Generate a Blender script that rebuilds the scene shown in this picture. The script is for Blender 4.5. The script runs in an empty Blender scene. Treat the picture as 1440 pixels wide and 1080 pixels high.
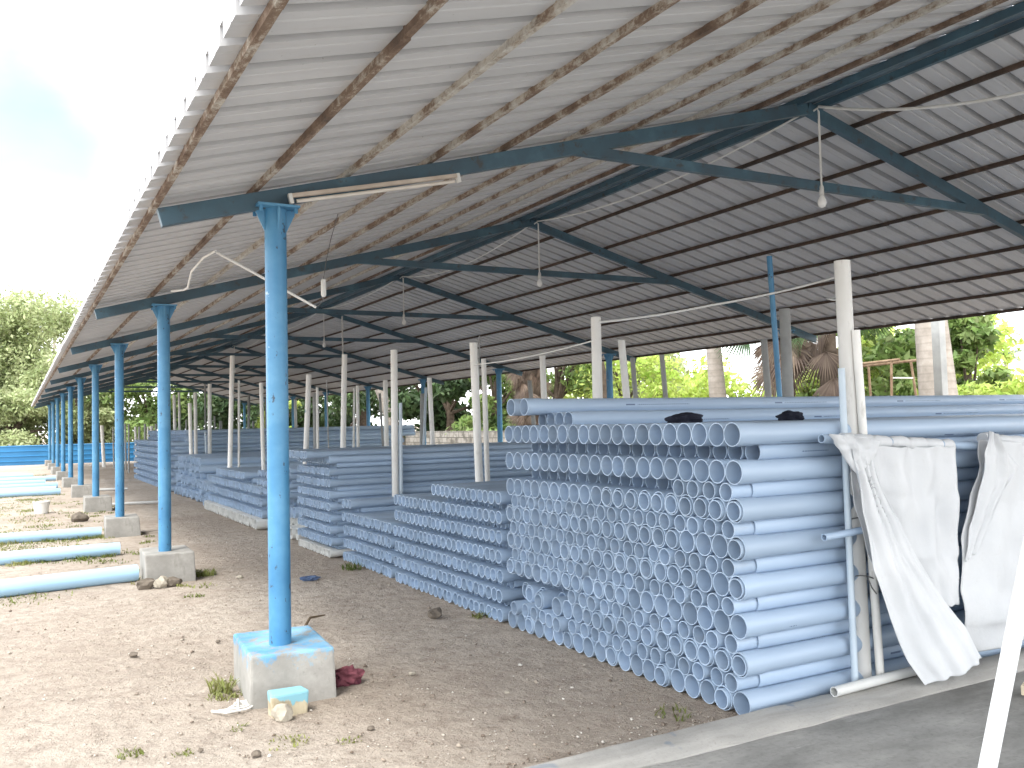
import bpy, bmesh, math, random
import numpy as np
from mathutils import Vector, Matrix, noise

R_ = math.radians
sc = bpy.context.scene
COL = sc.collection

# ------------------------------------------------------------------ camera
YAW, PITCH, ROLL, CX = .5043, .0426, -.0229, -5.6817
fw = np.array([math.sin(YAW)*math.cos(PITCH), math.cos(YAW)*math.cos(PITCH), math.sin(PITCH)])
r0 = np.array([math.cos(YAW), -math.sin(YAW), 0]); u0 = np.cross(r0, fw)
rr = math.cos(ROLL)*r0+math.sin(ROLL)*u0; uu = -math.sin(ROLL)*r0+math.cos(ROLL)*u0
cam = bpy.data.objects.new('camera', bpy.data.cameras.new('camera')); COL.objects.link(cam)
cam.matrix_world = Matrix(((rr[0], uu[0], -fw[0], CX), (rr[1], uu[1], -fw[1], 0), (rr[2], uu[2], -fw[2], 1.5), (0, 0, 0, 1)))
cam.data.sensor_width = 36; cam.data.lens = 1263.05/1440*36
cam.data.clip_start = .05; cam.data.clip_end = 3000
sc.camera = cam

# ------------------------------------------------------------------ sky, sun, exposure
SUN = Vector((-.42, -.26, .87)).normalized()
SKY_STRENGTH, CLOUD, SUN_STRENGTH = .05, 15.0, .7
world = bpy.data.worlds.new('World'); sc.world = world; world.use_nodes = True
nt = world.node_tree; nt.nodes.clear()
N = nt.nodes.new; L = nt.links.new
sky = N('ShaderNodeTexSky'); sky.sky_type = 'NISHITA'; sky.sun_disc = False
sky.sun_elevation = math.asin(SUN.z); sky.sun_rotation = math.atan2(SUN.x, SUN.y)
sky.dust_density = .3; sky.air_density = 1.0; sky.ozone_density = 1.5
tc = N('ShaderNodeTexCoord'); mp = N('ShaderNodeMapping'); mp.inputs['Scale'].default_value = (1, 1, 2.2)
mp.inputs['Location'].default_value = (.35, .1, .2)
nz = N('ShaderNodeTexNoise'); nz.inputs['Scale'].default_value = 1.7; nz.inputs['Detail'].default_value = 7; nz.inputs['Roughness'].default_value = .52
rp = N('ShaderNodeValToRGB'); rp.color_ramp.elements[0].position = .36; rp.color_ramp.elements[0].color = (.45, .45, .45, 1)
rp.color_ramp.elements[1].position = .56; rp.color_ramp.elements[1].color = (1, 1, 1, 1)
mx = N('ShaderNodeMix'); mx.data_type = 'RGBA'; mx.inputs[7].default_value = (CLOUD*.985, CLOUD, CLOUD*1.01, 1)
bg = N('ShaderNodeBackground'); bg.inputs['Strength'].default_value = SKY_STRENGTH
wo = N('ShaderNodeOutputWorld')
L(tc.outputs['Generated'], mp.inputs['Vector']); L(mp.outputs['Vector'], nz.inputs['Vector']); L(nz.outputs['Fac'], rp.inputs['Fac'])
# a thin place in the cloud low over the far left end of the shed
vd = N('ShaderNodeVectorMath'); vd.operation = 'DISTANCE'; vd.inputs[1].default_value = (.0, .955, .285); wn = N('ShaderNodeTexNoise'); wn.inputs['Scale'].default_value = 6; wn.inputs['Detail'].default_value = 5; L(tc.outputs['Generated'], wn.inputs['Vector'])
wv = N('ShaderNodeVectorMath'); wv.operation = 'MULTIPLY_ADD'; wv.inputs[1].default_value = (.22, .22, .22); L(wn.outputs['Color'], wv.inputs[0]); L(tc.outputs['Generated'], wv.inputs[2])
wo2 = N('ShaderNodeVectorMath'); wo2.operation = 'SUBTRACT'; wo2.inputs[1].default_value = (.11, .11, .11); L(wv.outputs[0], wo2.inputs[0]); L(wo2.outputs[0], vd.inputs[0])
mr = N('ShaderNodeMapRange'); mr.interpolation_type = 'SMOOTHSTEP'; mr.inputs[1].default_value = .03; mr.inputs[2].default_value = .26; mr.inputs[3].default_value = .125; mr.inputs[4].default_value = 1; L(vd.outputs['Value'], mr.inputs[0])
mm = N('ShaderNodeMath'); mm.operation = 'MULTIPLY'; L(rp.outputs['Color'], mm.inputs[0]); L(mr.outputs[0], mm.inputs[1])
L(mm.outputs[0], mx.inputs[0]); L(sky.outputs['Color'], mx.inputs[6]); L(mx.outputs[2], bg.inputs['Color']); L(bg.outputs['Background'], wo.inputs['Surface'])
sl = bpy.data.lights.new('sun', 'SUN'); sl.energy = SUN_STRENGTH; sl.angle = R_(18); sl.color = (1, .95, .86)
so = bpy.data.objects.new('sun', sl); COL.objects.link(so); so.rotation_euler = SUN.to_track_quat('Z', 'Y').to_euler(); so.location = (-20, -10, 40)
sc.view_settings.view_transform = 'Standard'; sc.view_settings.look = 'None'; sc.view_settings.exposure = 2.62; sc.view_settings.gamma = 1
sc.render.engine = 'CYCLES'; sc.cycles.use_denoising = True
sc.cycles.max_bounces = 8; sc.cycles.diffuse_bounces = 5; sc.cycles.transparent_max_bounces = 8

# ------------------------------------------------------------------ material helpers
class Mat:
    def __init__(s, name, rough=.6, spec=.4):
        s.m = bpy.data.materials.new(name); s.m.use_nodes = True
        s.t = s.m.node_tree; s.b = s.t.nodes['Principled BSDF']
        s.b.inputs['Roughness'].default_value = rough; s.b.inputs['Specular IOR Level'].default_value = spec
        s.tc = s.n('ShaderNodeTexCoord')
    def n(s, k, **kw):
        x = s.t.nodes.new(k)
        for a, v in kw.items(): setattr(x, a, v)
        return x
    def l(s, a, b): s.t.links.new(a, b)
    def noise(s, scale, detail=5, rough=.55, vec='Object', stretch=None):
        x = s.n('ShaderNodeTexNoise'); x.inputs['Scale'].default_value = scale; x.inputs['Detail'].default_value = detail; x.inputs['Roughness'].default_value = rough
        v = s.tc.outputs[vec]
        if stretch:
            mp = s.n('ShaderNodeMapping'); mp.inputs['Scale'].default_value = stretch; s.l(v, mp.inputs[0]); v = mp.outputs[0]
        s.l(v, x.inputs['Vector']); return x.outputs['Fac']
    def ramp(s, fac, stops):
        x = s.n('ShaderNodeValToRGB'); e = x.color_ramp.elements
        while len(e) < len(stops): e.new(.5)
        for el, (p, c) in zip(e, stops): el.position = p; el.color = (*c, 1) if len(c) == 3 else c
        s.l(fac, x.inputs['Fac']); return x.outputs['Color']
    def val(s, fac, p0, p1, a=0., b=1.):
        x = s.n('ShaderNodeMapRange'); x.inputs[1].default_value = p0; x.inputs[2].default_value = p1; x.inputs[3].default_value = a; x.inputs[4].default_value = b
        s.l(fac, x.inputs[0]); return x.outputs[0]
    def math(s, op, a, b=None):
        x = s.n('ShaderNodeMath', operation=op)
        for i, v in enumerate((a, b)):
            if v is None: continue
            if isinstance(v, (int, float)): x.inputs[i].default_value = v
            else: s.l(v, x.inputs[i])
        return x.outputs[0]
    def mix(s, fac, a, b, mode='MIX'):
        x = s.n('ShaderNodeMix', data_type='RGBA', blend_type=mode)
        for i, v in ((0, fac), (6, a), (7, b)):
            if isinstance(v, (int, float)): x.inputs[i].default_value = v
            elif isinstance(v, tuple): x.inputs[i].default_value = (*v, 1)
            else: s.l(v, x.inputs[i])
        return x.outputs[2]
    def color(s, c):
        if isinstance(c, tuple): s.b.inputs['Base Color'].default_value = (*c, 1)
        else: s.l(c, s.b.inputs['Base Color'])
    def roughness(s, c): s.l(c, s.b.inputs['Roughness'])
    def bump(s, fac, strength=.3, dist=.01):
        x = s.n('ShaderNodeBump'); x.inputs['Strength'].default_value = strength; x.inputs['Distance'].default_value = dist
        s.l(fac, x.inputs['Height']); s.l(x.outputs[0], s.b.inputs['Normal'])
    def rand(s):
        return s.n('ShaderNodeObjectInfo').outputs['Random']
    def island(s):
        return s.n('ShaderNodeNewGeometry').outputs['Random Per Island']
    def hsv(s, col, v=None, h=None, sat=None):
        x = s.n('ShaderNodeHueSaturation')
        for i, k in (('Hue', h), ('Saturation', sat), ('Value', v)):
            if k is None: continue
            if isinstance(k, (int, float)): x.inputs[i].default_value = k
            else: s.l(k, x.inputs[i])
        s.l(col, x.inputs['Color']) if not isinstance(col, tuple) else setattr(x.inputs['Color'], 'default_value', (*col, 1))
        return x.outputs[0]

M = {}
# ---- ground
m = Mat('packed_dirt', .95, .1)
c = m.ramp(m.noise(.45, 6), [(.3, (.37, .31, .255)), (.5, (.46, .395, .335)), (.72, (.55, .49, .425))])
c = m.mix(m.val(m.noise(7, 8, .75), .45, .72, 0, .9), c, (.27, .22, .18))
c = m.mix(m.val(m.noise(38, 4, .7), .56, .8, 0, .75), c, (.52, .46, .4))
c = m.mix(m.val(m.noise(70, 4, .7), .57, .75, 0, .6), c, (.17, .14, .12))
c = m.mix(m.val(m.noise(1.6, 5, .7, stretch=(1, 3, 1)), .62, .78, 0, .5), c, (.6, .56, .5))
m.color(c); m.bump(m.math('ADD', m.noise(55, 6, .75), m.math('MULTIPLY', m.noise(11, 5, .65), 2.5)), .9, .03); M['dirt'] = m.m
m = Mat('floor_concrete', .85, .25)
c = m.ramp(m.noise(1.7, 8, .68, stretch=(.6, 1.4, 1)), [(.33, (.15, .145, .135)), (.5, (.24, .235, .222)), (.66, (.34, .33, .31))])
c = m.mix(m.val(m.noise(40, 4, .7), .5, .8, 0, .5), c, (.1, .098, .09))
c = m.mix(m.val(m.noise(5, 5, .7, stretch=(.5, 3, 1)), .64, .74, 0, .5), c, (.42, .41, .39))
m.color(c); m.bump(m.noise(30, 6, .7), .35, .01); M['slab'] = m.m
m = Mat('kerb_concrete', .85, .25)
c = m.ramp(m.noise(3, 7, .6, stretch=(.5, 3, 1)), [(.3, (.30, .29, .27)), (.55, (.40, .385, .36)), (.75, (.48, .465, .44))])
c = m.mix(m.val(m.noise(60, 4, .7), .55, .8, 0, .5), c, (.16, .15, .14))
c = m.mix(m.val(m.noise(4.2, 3, .5), .66, .7, 0, .45), c, (.1, .16, .24))
m.color(c); m.bump(m.noise(22, 6, .7), .4, .01); M['kerb'] = m.m
m = Mat('footing_concrete', .9, .2)
c = m.ramp(m.noise(4, 7, .65), [(.3, (.22, .215, .2)), (.55, (.30, .29, .27)), (.75, (.39, .38, .355))])
c = m.mix(m.val(m.noise(45, 4, .7), .58, .8, 0, .6), c, (.17, .16, .15))
c = m.mix(m.val(m.noise(9, 5, .6, stretch=(1, 1, .3)), .62, .72, 0, .4), c, (.16, .15, .13))
m.color(c); m.bump(m.noise(25, 6, .7), .35, .01); M['footing'] = m.m
BLUE = (.06, .215, .385)
m = Mat('footing_painted', .9, .2)
c = m.ramp(m.noise(4, 7, .65), [(.3, (.22, .215, .2)), (.55, (.30, .29, .27)), (.75, (.39, .38, .355))])
c = m.mix(m.val(m.noise(45, 4, .7), .58, .8, 0, .6), c, (.17, .16, .15))
sep = m.n('ShaderNodeSeparateXYZ'); m.l(m.tc.outputs['Object'], sep.inputs[0])
hgt = m.val(sep.outputs['Z'], .1, .29, -.22, .16)
pf = m.val(m.math('ADD', m.noise(9, 8, .8), hgt), .52, .64, 0, .9)
c = m.mix(pf, c, m.ramp(m.noise(3, 3), [(.35, (.06, .22, .42)), (.65, (.22, .45, .6))]))
m.color(c); m.bump(m.noise(25, 6, .7), .35, .01); M['footing_blue'] = m.m
m = Mat('brick_painted', .9, .2)
sep = m.n('ShaderNodeSeparateXYZ'); m.l(m.tc.outputs['Object'], sep.inputs[0])
hgt = m.val(sep.outputs['Z'], .02, .11, -.2, .25)
pf = m.val(m.math('ADD', m.noise(14, 4, .6, stretch=(1, 1, .2)), hgt), .55, .6)
c = m.mix(pf, m.ramp(m.noise(12, 5), [(.35, (.3, .25, .17)), (.6, (.48, .42, .3))]), (.2, .40, .47))
m.color(c); m.bump(m.noise(30, 5), .3, .01); M['brick'] = m.m
# ---- steel
m = Mat('blue_column_paint', .42, .45)
c = m.ramp(m.noise(2.2, 6, .6), [(.3, (.035, .155, .31)), (.5, BLUE), (.72, (.12, .31, .48))])
c = m.mix(m.val(m.noise(16, 4, .7, stretch=(1, 1, .6)), .635, .67, 0, .85), c, (.035, .045, .06))
c = m.mix(m.val(m.noise(5, 5, .7, stretch=(1, 1, 1.6)), .66, .70, 0, .75), c, (.42, .54, .64))
m.color(c); m.bump(m.noise(30, 4), .12, .004); M['col'] = m.m
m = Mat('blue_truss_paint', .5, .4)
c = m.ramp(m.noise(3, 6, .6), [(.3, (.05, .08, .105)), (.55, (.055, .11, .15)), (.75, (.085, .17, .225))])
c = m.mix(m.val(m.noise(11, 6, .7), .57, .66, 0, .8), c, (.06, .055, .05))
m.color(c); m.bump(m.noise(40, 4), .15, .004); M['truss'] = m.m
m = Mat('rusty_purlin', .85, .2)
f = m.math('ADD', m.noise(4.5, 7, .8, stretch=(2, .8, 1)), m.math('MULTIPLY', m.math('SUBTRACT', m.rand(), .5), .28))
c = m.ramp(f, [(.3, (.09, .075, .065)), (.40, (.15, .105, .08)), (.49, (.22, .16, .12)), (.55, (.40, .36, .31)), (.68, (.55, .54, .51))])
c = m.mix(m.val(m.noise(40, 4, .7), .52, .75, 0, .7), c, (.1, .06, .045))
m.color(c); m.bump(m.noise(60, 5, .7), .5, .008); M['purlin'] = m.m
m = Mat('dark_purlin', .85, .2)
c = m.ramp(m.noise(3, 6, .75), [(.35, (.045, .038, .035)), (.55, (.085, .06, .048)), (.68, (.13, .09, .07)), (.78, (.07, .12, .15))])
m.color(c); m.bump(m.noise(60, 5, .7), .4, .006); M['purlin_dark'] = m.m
m = Mat('roof_sheet', .55, .35)
c = m.ramp(m.noise(.8, 6, .6, stretch=(.35, 3, 1)), [(.3, (.48, .482, .495)), (.55, (.55, .551, .563)), (.8, (.60, .602, .612))])
c = m.mix(m.val(m.noise(14, 5, .7, stretch=(.3, 2, 1)), .55, .8, 0, .35), c, (.4, .36, .34))
c = m.mix(m.val(m.noise(70, 2, .5), .74, .78, 0, .7), c, (.16, .12, .1))
m.color(c); M['roof'] = m.m
m = Mat('ridge_cap', .5, .4)
m.color(m.ramp(m.noise(4, 5), [(.35, (.1, .15, .2)), (.7, (.2, .27, .32))])); M['ridge'] = m.m
# ---- pipes
def pipe_mat(name, cols, marks=False, isl=False, rough=.38):
    m = Mat(name, rough, .45)
    f = m.noise(1.3, 5, .6, stretch=(.3, 3, 3))
    c = m.ramp(f, [(.3, cols[0]), (.7, cols[1])])
    c = m.hsv(c, v=m.val(m.island() if isl else m.rand(), 0, 1, .88, 1.1))
    c = m.mix(m.val(m.noise(9, 6, .7, stretch=(.25, 1, 1)), .58, .8, 0, .35), c, (.36, .36, .36))
    if marks:
        sep = m.n('ShaderNodeSeparateXYZ'); m.l(m.tc.outputs['Object'], sep.inputs[0])
        ang = m.math('ARCTAN2', sep.outputs['Z'], sep.outputs['Y'])
        a1 = m.math('LESS_THAN', m.math('ABSOLUTE', ang), .10); a2 = m.math('LESS_THAN', m.math('ABSOLUTE', ang), .05)
        xx = m.math('MODULO', m.math('ADD', sep.outputs['X'], m.math('ADD', m.math('MULTIPLY', m.rand(), 1.5), 1.0)), 1.55)
        blk = m.math('MULTIPLY', a1, m.math('LESS_THAN', xx, .085))
        thin = m.math('MULTIPLY', a2, m.math('MULTIPLY', m.math('GREATER_THAN', xx, .11), m.math('LESS_THAN', xx, .62)))
        thin = m.math('MULTIPLY', thin, m.math('GREATER_THAN', m.math('MODULO', xx, .019), .006))
        off = m.math('GREATER_THAN', sep.outputs['X'], .3)
        c = m.mix(m.math('MULTIPLY', m.math('MULTIPLY', m.math('MAXIMUM', blk, thin), .75), off), c, (.03, .06, .16))
    m.color(c); m.roughness(m.val(m.noise(7, 4), .3, .7, rough-.08, rough+.18)); return m.m
GREY = ((.335, .435, .57), (.40, .50, .63))
M['pipe'] = pipe_mat('grey_pipe_plastic', GREY, marks=True)
M['pipe_stuff'] = pipe_mat('grey_pipe_plastic_small', ((.32, .425, .565), (.385, .49, .63)), isl=True)
M['pipe_white'] = pipe_mat('off_white_pipe_plastic', ((.55, .56, .55), (.66, .66, .64)), isl=True)
M['casing'] = pipe_mat('sky_blue_pipe_plastic', ((.29, .46, .62), (.36, .54, .69)))
m = Mat('white_post_plastic', .5, .4)
c = m.ramp(m.noise(2, 5, .6, stretch=(2, 2, .6)), [(.3, (.66, .65, .62)), (.65, (.78, .77, .745))])
c = m.mix(m.val(m.noise(14, 6, .7, stretch=(1, 1, .35)), .58, .75, 0, .6), c, (.3, .28, .25))
c = m.mix(m.val(m.noise(5.0, 3, .5, stretch=(1.6, 1.6, 1)), .72, .74, 0, .8), c, (.03, .16, .22))
c = m.hsv(c, v=m.val(m.rand(), 0, 1, .82, 1.1)); m.color(c); m.bump(m.noise(30, 3), .08, .004); M['post'] = m.m
m = Mat('grey_post', .6, .3)
c = m.ramp(m.noise(3, 5, .6), [(.3, (.24, .245, .24)), (.7, (.38, .385, .375))]); m.color(c); M['post_grey'] = m.m
m = Mat('blue_grey_post', .4, .4); m.color(m.ramp(m.noise(4, 4), [(.3, (.42, .5, .58)), (.7, (.52, .6, .67))])); M['post_blue'] = m.m
def plain(name, c0, c1, rough=.6, scale=6, spec=.3, bump=0):
    m = Mat(name, rough, spec); m.color(m.ramp(m.noise(scale, 5), [(.3, c0), (.7, c1)]))
    if bump: m.bump(m.noise(scale*5, 5, .7), bump, .01)
    return m.m
M['conduit'] = plain('white_conduit', (.62, .62, .6), (.74, .74, .72), .4)
M['wire'] = plain('grey_wire', (.1, .1, .1), (.2, .2, .2))
M['bulb'] = plain('frosted_bulb', (.8, .8, .78), (.86, .86, .85), .15, spec=.5)
M['holder'] = plain('bulb_holder', (.6, .6, .58), (.7, .7, .68), .4)
M['tube'] = plain('tube_glass', (.6, .55, .49), (.7, .66, .6), .25)
M['batten'] = plain('dusty_batten', (.4, .33, .27), (.56, .49, .42), .6)
M['rock'] = plain('stone', (.26, .23, .19), (.45, .41, .34), .9, 10, .1, .5)
M['rock_dark'] = plain('dark_stone', (.1, .085, .07), (.2, .17, .14), .95, 10, .1, .5)
M['rag_red'] = plain('maroon_rag', (.06, .015, .025), (.25, .09, .11), .9, 14, .1, .6)
M['rag_blue'] = plain('blue_rag', (.03, .05, .12), (.16, .22, .34), .9, 16, .1, .6)
M['cloth_dark'] = plain('navy_cloth', (.012, .013, .022), (.035, .038, .055), .9, 16, .1, .5)
M['stick'] = plain('dry_wood', (.09, .065, .045), (.2, .15, .1), .9, 10)
M['rust_pipe'] = plain('rusty_tube', (.16, .1, .06), (.33, .24, .16), .8, 8)
M['white_paint'] = plain('white_wood_paint', (.6, .61, .625), (.66, .67, .68), .45, 3)
M['raw_wood'] = plain('pale_wood', (.5, .42, .3), (.62, .54, .4), .7, 8)
M['bucket'] = plain('white_bucket', (.6, .58, .54), (.74, .73, .7), .5)
m = Mat('woven_sack', .55, .35)
w1 = m.noise(3, 5, .6)
c = m.ramp(w1, [(.3, (.66, .675, .695)), (.7, (.745, .755, .77))])
c = m.mix(m.val(m.noise(12, 6, .7), .6, .8, 0, .3), c, (.45, .43, .4))
m.color(c); m.bump(m.math('ADD', m.noise(9, 6, .6), m.math('MULTIPLY', m.noise(260, 2), .15)), .5, .012)
tr = m.n('ShaderNodeBsdfTranslucent'); tr.inputs[0].default_value = (.6, .63, .66, 1)
ms = m.n('ShaderNodeMixShader'); ms.inputs[0].default_value = .18
m.l(m.b.outputs[0], ms.inputs[1]); m.l(tr.outputs[0], ms.inputs[2]); m.l(ms.outputs[0], m.t.nodes['Material Output'].inputs[0]); M['sack'] = m.m
M['print'] = plain('faded_print', (.3, .31, .33), (.58, .59, .6), .7, 40)
# ---- fence, wall
m = Mat('blue_sheet', .4, .4)
c = m.ramp(m.noise(.6, 5), [(.3, (.025, .16, .35)), (.7, (.045, .22, .44))]); m.color(c); M['fence'] = m.m
m = Mat('block_wall', .95, .1)
mp = m.n('ShaderNodeMapping'); mp.inputs['Rotation'].default_value = (0, R_(-90), R_(90)); m.l(m.tc.outputs['Object'], mp.inputs[0])
bt = m.n('ShaderNodeTexBrick'); bt.inputs['Scale'].default_value = 1; bt.inputs['Brick Width'].default_value = .4; bt.inputs['Row Height'].default_value = .2; bt.inputs['Mortar Size'].default_value = .012
bt.inputs['Color1'].default_value = (.42, .4, .37, 1); bt.inputs['Color2'].default_value = (.3, .28, .25, 1); bt.inputs['Mortar'].default_value = (.08, .075, .07, 1)
cmb = m.n('ShaderNodeCombineXYZ'); sep = m.n('ShaderNodeSeparateXYZ'); m.l(m.tc.outputs['Object'], sep.inputs[0]); m.l(sep.outputs['Y'], cmb.inputs['X']); m.l(sep.outputs['Z'], cmb.inputs['Y']); m.l(cmb.outputs[0], bt.inputs['Vector'])
c = m.mix(m.val(m.noise(3, 7, .7), .48, .62, 0, .85), bt.outputs['Color'], (.12, .115, .1)); m.color(c); M['blocks'] = m.m
# ---- foliage
def leaf_mat(name, cols, trans=.35):
    m = Mat(name, .5, .3)
    c = m.ramp(m.noise(.9, 4, vec='Object'), [(.35, cols[0]), (.5, cols[1]), (.68, cols[2])])
    c = m.hsv(c, v=m.val(m.island(), 0, 1, .6, 1.35), h=m.val(m.island(), 0, 1, .485, .515))
    m.color(c)
    t = m.n('ShaderNodeBsdfTranslucent'); x = m.hsv(c, v=1.5, sat=1.05); m.l(x, t.inputs[0])
    ms = m.n('ShaderNodeMixShader'); ms.inputs[0].default_value = trans
    m.l(m.b.outputs[0], ms.inputs[1]); m.l(t.outputs[0], ms.inputs[2]); m.l(ms.outputs[0], m.t.nodes['Material Output'].inputs[0]); return m.m
M['leaf_pale_haze'] = leaf_mat('haze_pale_leaves', ((.22, .26, .12), (.33, .37, .19), (.44, .48, .28)))  # pale green, lightened further: washed-out haze is put into the leaf colour
M['leaf_dark'] = leaf_mat('dark_leaves', ((.03, .055, .022), (.05, .085, .032), (.1, .145, .055)), .3)
M['leaf_mid'] = leaf_mat('mid_leaves', ((.10, .16, .05), (.18, .25, .08), (.28, .35, .14)))
M['leaf_lime'] = leaf_mat('lime_leaves', ((.27, .36, .09), (.4, .48, .13), (.52, .58, .22)), .5)
M['leaf_dry'] = leaf_mat('dry_leaves', ((.085, .06, .045), (.15, .11, .085), (.24, .18, .14)), .2)
M['leaf_palm'] = leaf_mat('palm_leaves', ((.035, .07, .03), (.06, .1, .04), (.1, .15, .06)), .25)
M['grass'] = leaf_mat('grass_blades', ((.1, .13, .03), (.16, .18, .05), (.26, .25, .1)), .3)
M['bark'] = plain('bark', (.06, .045, .035), (.14, .11, .085), .95, 8, .1, .6)
m = Mat('palm_bark', .9, .1)
w = m.n('ShaderNodeTexWave', wave_type='BANDS', bands_direction='Z'); w.inputs['Scale'].default_value = 2.6; w.inputs['Distortion'].default_value = 1.5; w.inputs['Detail'].default_value = 3; m.l(m.tc.outputs['Object'], w.inputs[0])
c = m.ramp(m.noise(5, 6, .65), [(.3, (.24, .21, .18)), (.7, (.4, .36, .32))])
c = m.mix(m.val(w.outputs['Fac'], .8, 1, 0, .22), c, (.14, .12, .1)); m.color(c); m.bump(w.outputs['Fac'], .2, .008); M['palm_bark'] = m.m

# ------------------------------------------------------------------ mesh helpers
class MB:
    def __init__(s): s.v = []; s.f = []
    def add(s, vs, fs):
        o = len(s.v); s.v += [tuple(v) for v in vs]; s.f += [tuple(i+o for i in f) for f in fs]
    def box(s, x0, x1, y0, y1, z0, z1):
        s.add([(x, y, z) for z in (z0, z1) for y in (y0, y1) for x in (x0, x1)], [(0, 2, 3, 1), (4, 5, 7, 6), (0, 1, 5, 4), (2, 6, 7, 3), (0, 4, 6, 2), (1, 3, 7, 5)])
    def beam(s, a, b, w, h, up=(0, 0, 1)):           # box section from a to b
        a, b = Vector(a), Vector(b); d = (b-a).normalized(); side = d.cross(Vector(up)).normalized(); u = side.cross(d)
        vs = [p+side*sx*w/2+u*sz*h/2 for p in (a, b) for sx, sz in ((-1, -1), (1, -1), (1, 1), (-1, 1))]
        s.add(vs, [(0, 1, 2, 3), (7, 6, 5, 4), (0, 4, 5, 1), (1, 5, 6, 2), (2, 6, 7, 3), (3, 7, 4, 0)])
    def tube(s, pts, rad, n=10, cap=True):
        pts = [Vector(p) for p in pts]; rad = rad if isinstance(rad, (list, tuple)) else [rad]*len(pts)
        o = len(s.v); prev = None
        for i, p in enumerate(pts):
            d = (pts[min(i+1, len(pts)-1)]-pts[max(i-1, 0)])
            d = d.normalized() if d.length > 1e-9 else Vector((0, 0, 1))
            if prev is None:
                a = d.orthogonal().normalized()
            else:
                a = (prev-d*prev.dot(d)).normalized()
            prev = a; b = d.cross(a)
            for k in range(n):
                t = 2*math.pi*k/n; s.v.append(tuple(p+(a*math.cos(t)+b*math.sin(t))*rad[i]))
        for i in range(len(pts)-1):
            for k in range(n):
                q = (k+1) % n; s.f.append((o+i*n+k, o+i*n+q, o+(i+1)*n+q, o+(i+1)*n+k))
        if cap:
            s.f.append(tuple(o+k for k in reversed(range(n)))); e = o+(len(pts)-1)*n; s.f.append(tuple(e+k for k in range(n)))
    def lathe_x(s, prof, n, origin=(0, 0, 0), close=True):   # profile [(x, r)] revolved about the x axis, closed as a ring
        o = len(s.v); ox, oy, oz = origin
        cs = [(math.cos(2*math.pi*k/n), math.sin(2*math.pi*k/n)) for k in range(n)]
        for x, r in prof:
            for c_, s_ in cs: s.v.append((ox+x, oy+r*c_, oz+r*s_))
        P = len(prof)
        for i in range(P if close else P-1):
            j = (i+1) % P
            for k in range(n):
                q = (k+1) % n; s.f.append((o+i*n+k, o+j*n+k, o+j*n+q, o+i*n+q))
    def build(s, name, mat, parent=None, smooth=False, bevel=0, sharp=None, loc=None):
        me = bpy.data.meshes.new(name); me.from_pydata(s.v, [], s.f); 
        if bevel:
            bm = bmesh.new(); bm.from_mesh(me); bmesh.ops.bevel(bm, geom=bm.edges[:], offset=bevel, segments=2, affect='EDGES', profile=.6); bm.to_mesh(me); bm.free()
        if smooth:
            me.polygons.foreach_set('use_smooth', [True]*len(me.polygons))
            me.set_sharp_from_angle(angle=R_(sharp or 40))
        me.update()
        o = bpy.data.objects.new(name, me); COL.objects.link(o); me.materials.append(mat)
        if loc is not None: o.location = loc
        if parent: o.parent = parent
        return o

def tag(o, label=None, cat=None, group=None, kind=None):
    if label: o['label'] = label
    if cat: o['category'] = cat
    if group: o['group'] = group
    if kind: o['kind'] = kind
    return o
def empty(name, loc=(0, 0, 0), rz=0):
    o = bpy.data.objects.new(name, None); COL.objects.link(o); o.location = loc; o.rotation_euler = (0, 0, rz); o.empty_display_size = .1; return o
def copy_tree(o, parent=None):
    c = o.copy(); COL.objects.link(c); c.parent = parent
    for ch in o.children: copy_tree(ch, c)
    return c
def np_mesh(name, verts, quads, mat, parent=None, loc=(0, 0, 0)):
    verts = np.asarray(verts, dtype=np.float32); quads = np.asarray(quads, dtype=np.int32); k = quads.shape[1]
    me = bpy.data.meshes.new(name); me.vertices.add(len(verts)); me.vertices.foreach_set('co', verts.ravel())
    me.loops.add(quads.size); me.loops.foreach_set('vertex_index', quads.ravel())
    me.polygons.add(len(quads)); me.polygons.foreach_set('loop_start', np.arange(0, quads.size, k, dtype=np.int32)); me.polygons.foreach_set('loop_total', np.full(len(quads), k, dtype=np.int32))
    me.update(calc_edges=True); me.validate()
    me.materials.append(mat); o = bpy.data.objects.new(name, me); COL.objects.link(o); o.location = loc
    if parent: o.parent = parent
    return o
def lump(name, mat, rx, ry, rz, seed, rough=.3, freq=2.5, sub=3, parent=None, loc=(0, 0, 0)):
    bm = bmesh.new(); bmesh.ops.create_icosphere(bm, subdivisions=sub, radius=1)
    for v in bm.verts:
        d = 1+rough*noise.noise(v.co*freq+Vector((seed*7.3, seed*1.7, 0)))+rough*.4*noise.noise(v.co*freq*2.7+Vector((seed, 3, seed)))
        v.co = Vector((v.co.x*rx*d, v.co.y*ry*d, v.co.z*rz*d))
    me = bpy.data.meshes.new(name); bm.to_mesh(me); bm.free(); me.materials.append(mat)
    o = bpy.data.objects.new(name, me); COL.objects.link(o); o.location = loc
    if parent: o.parent = parent
    return o

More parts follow.
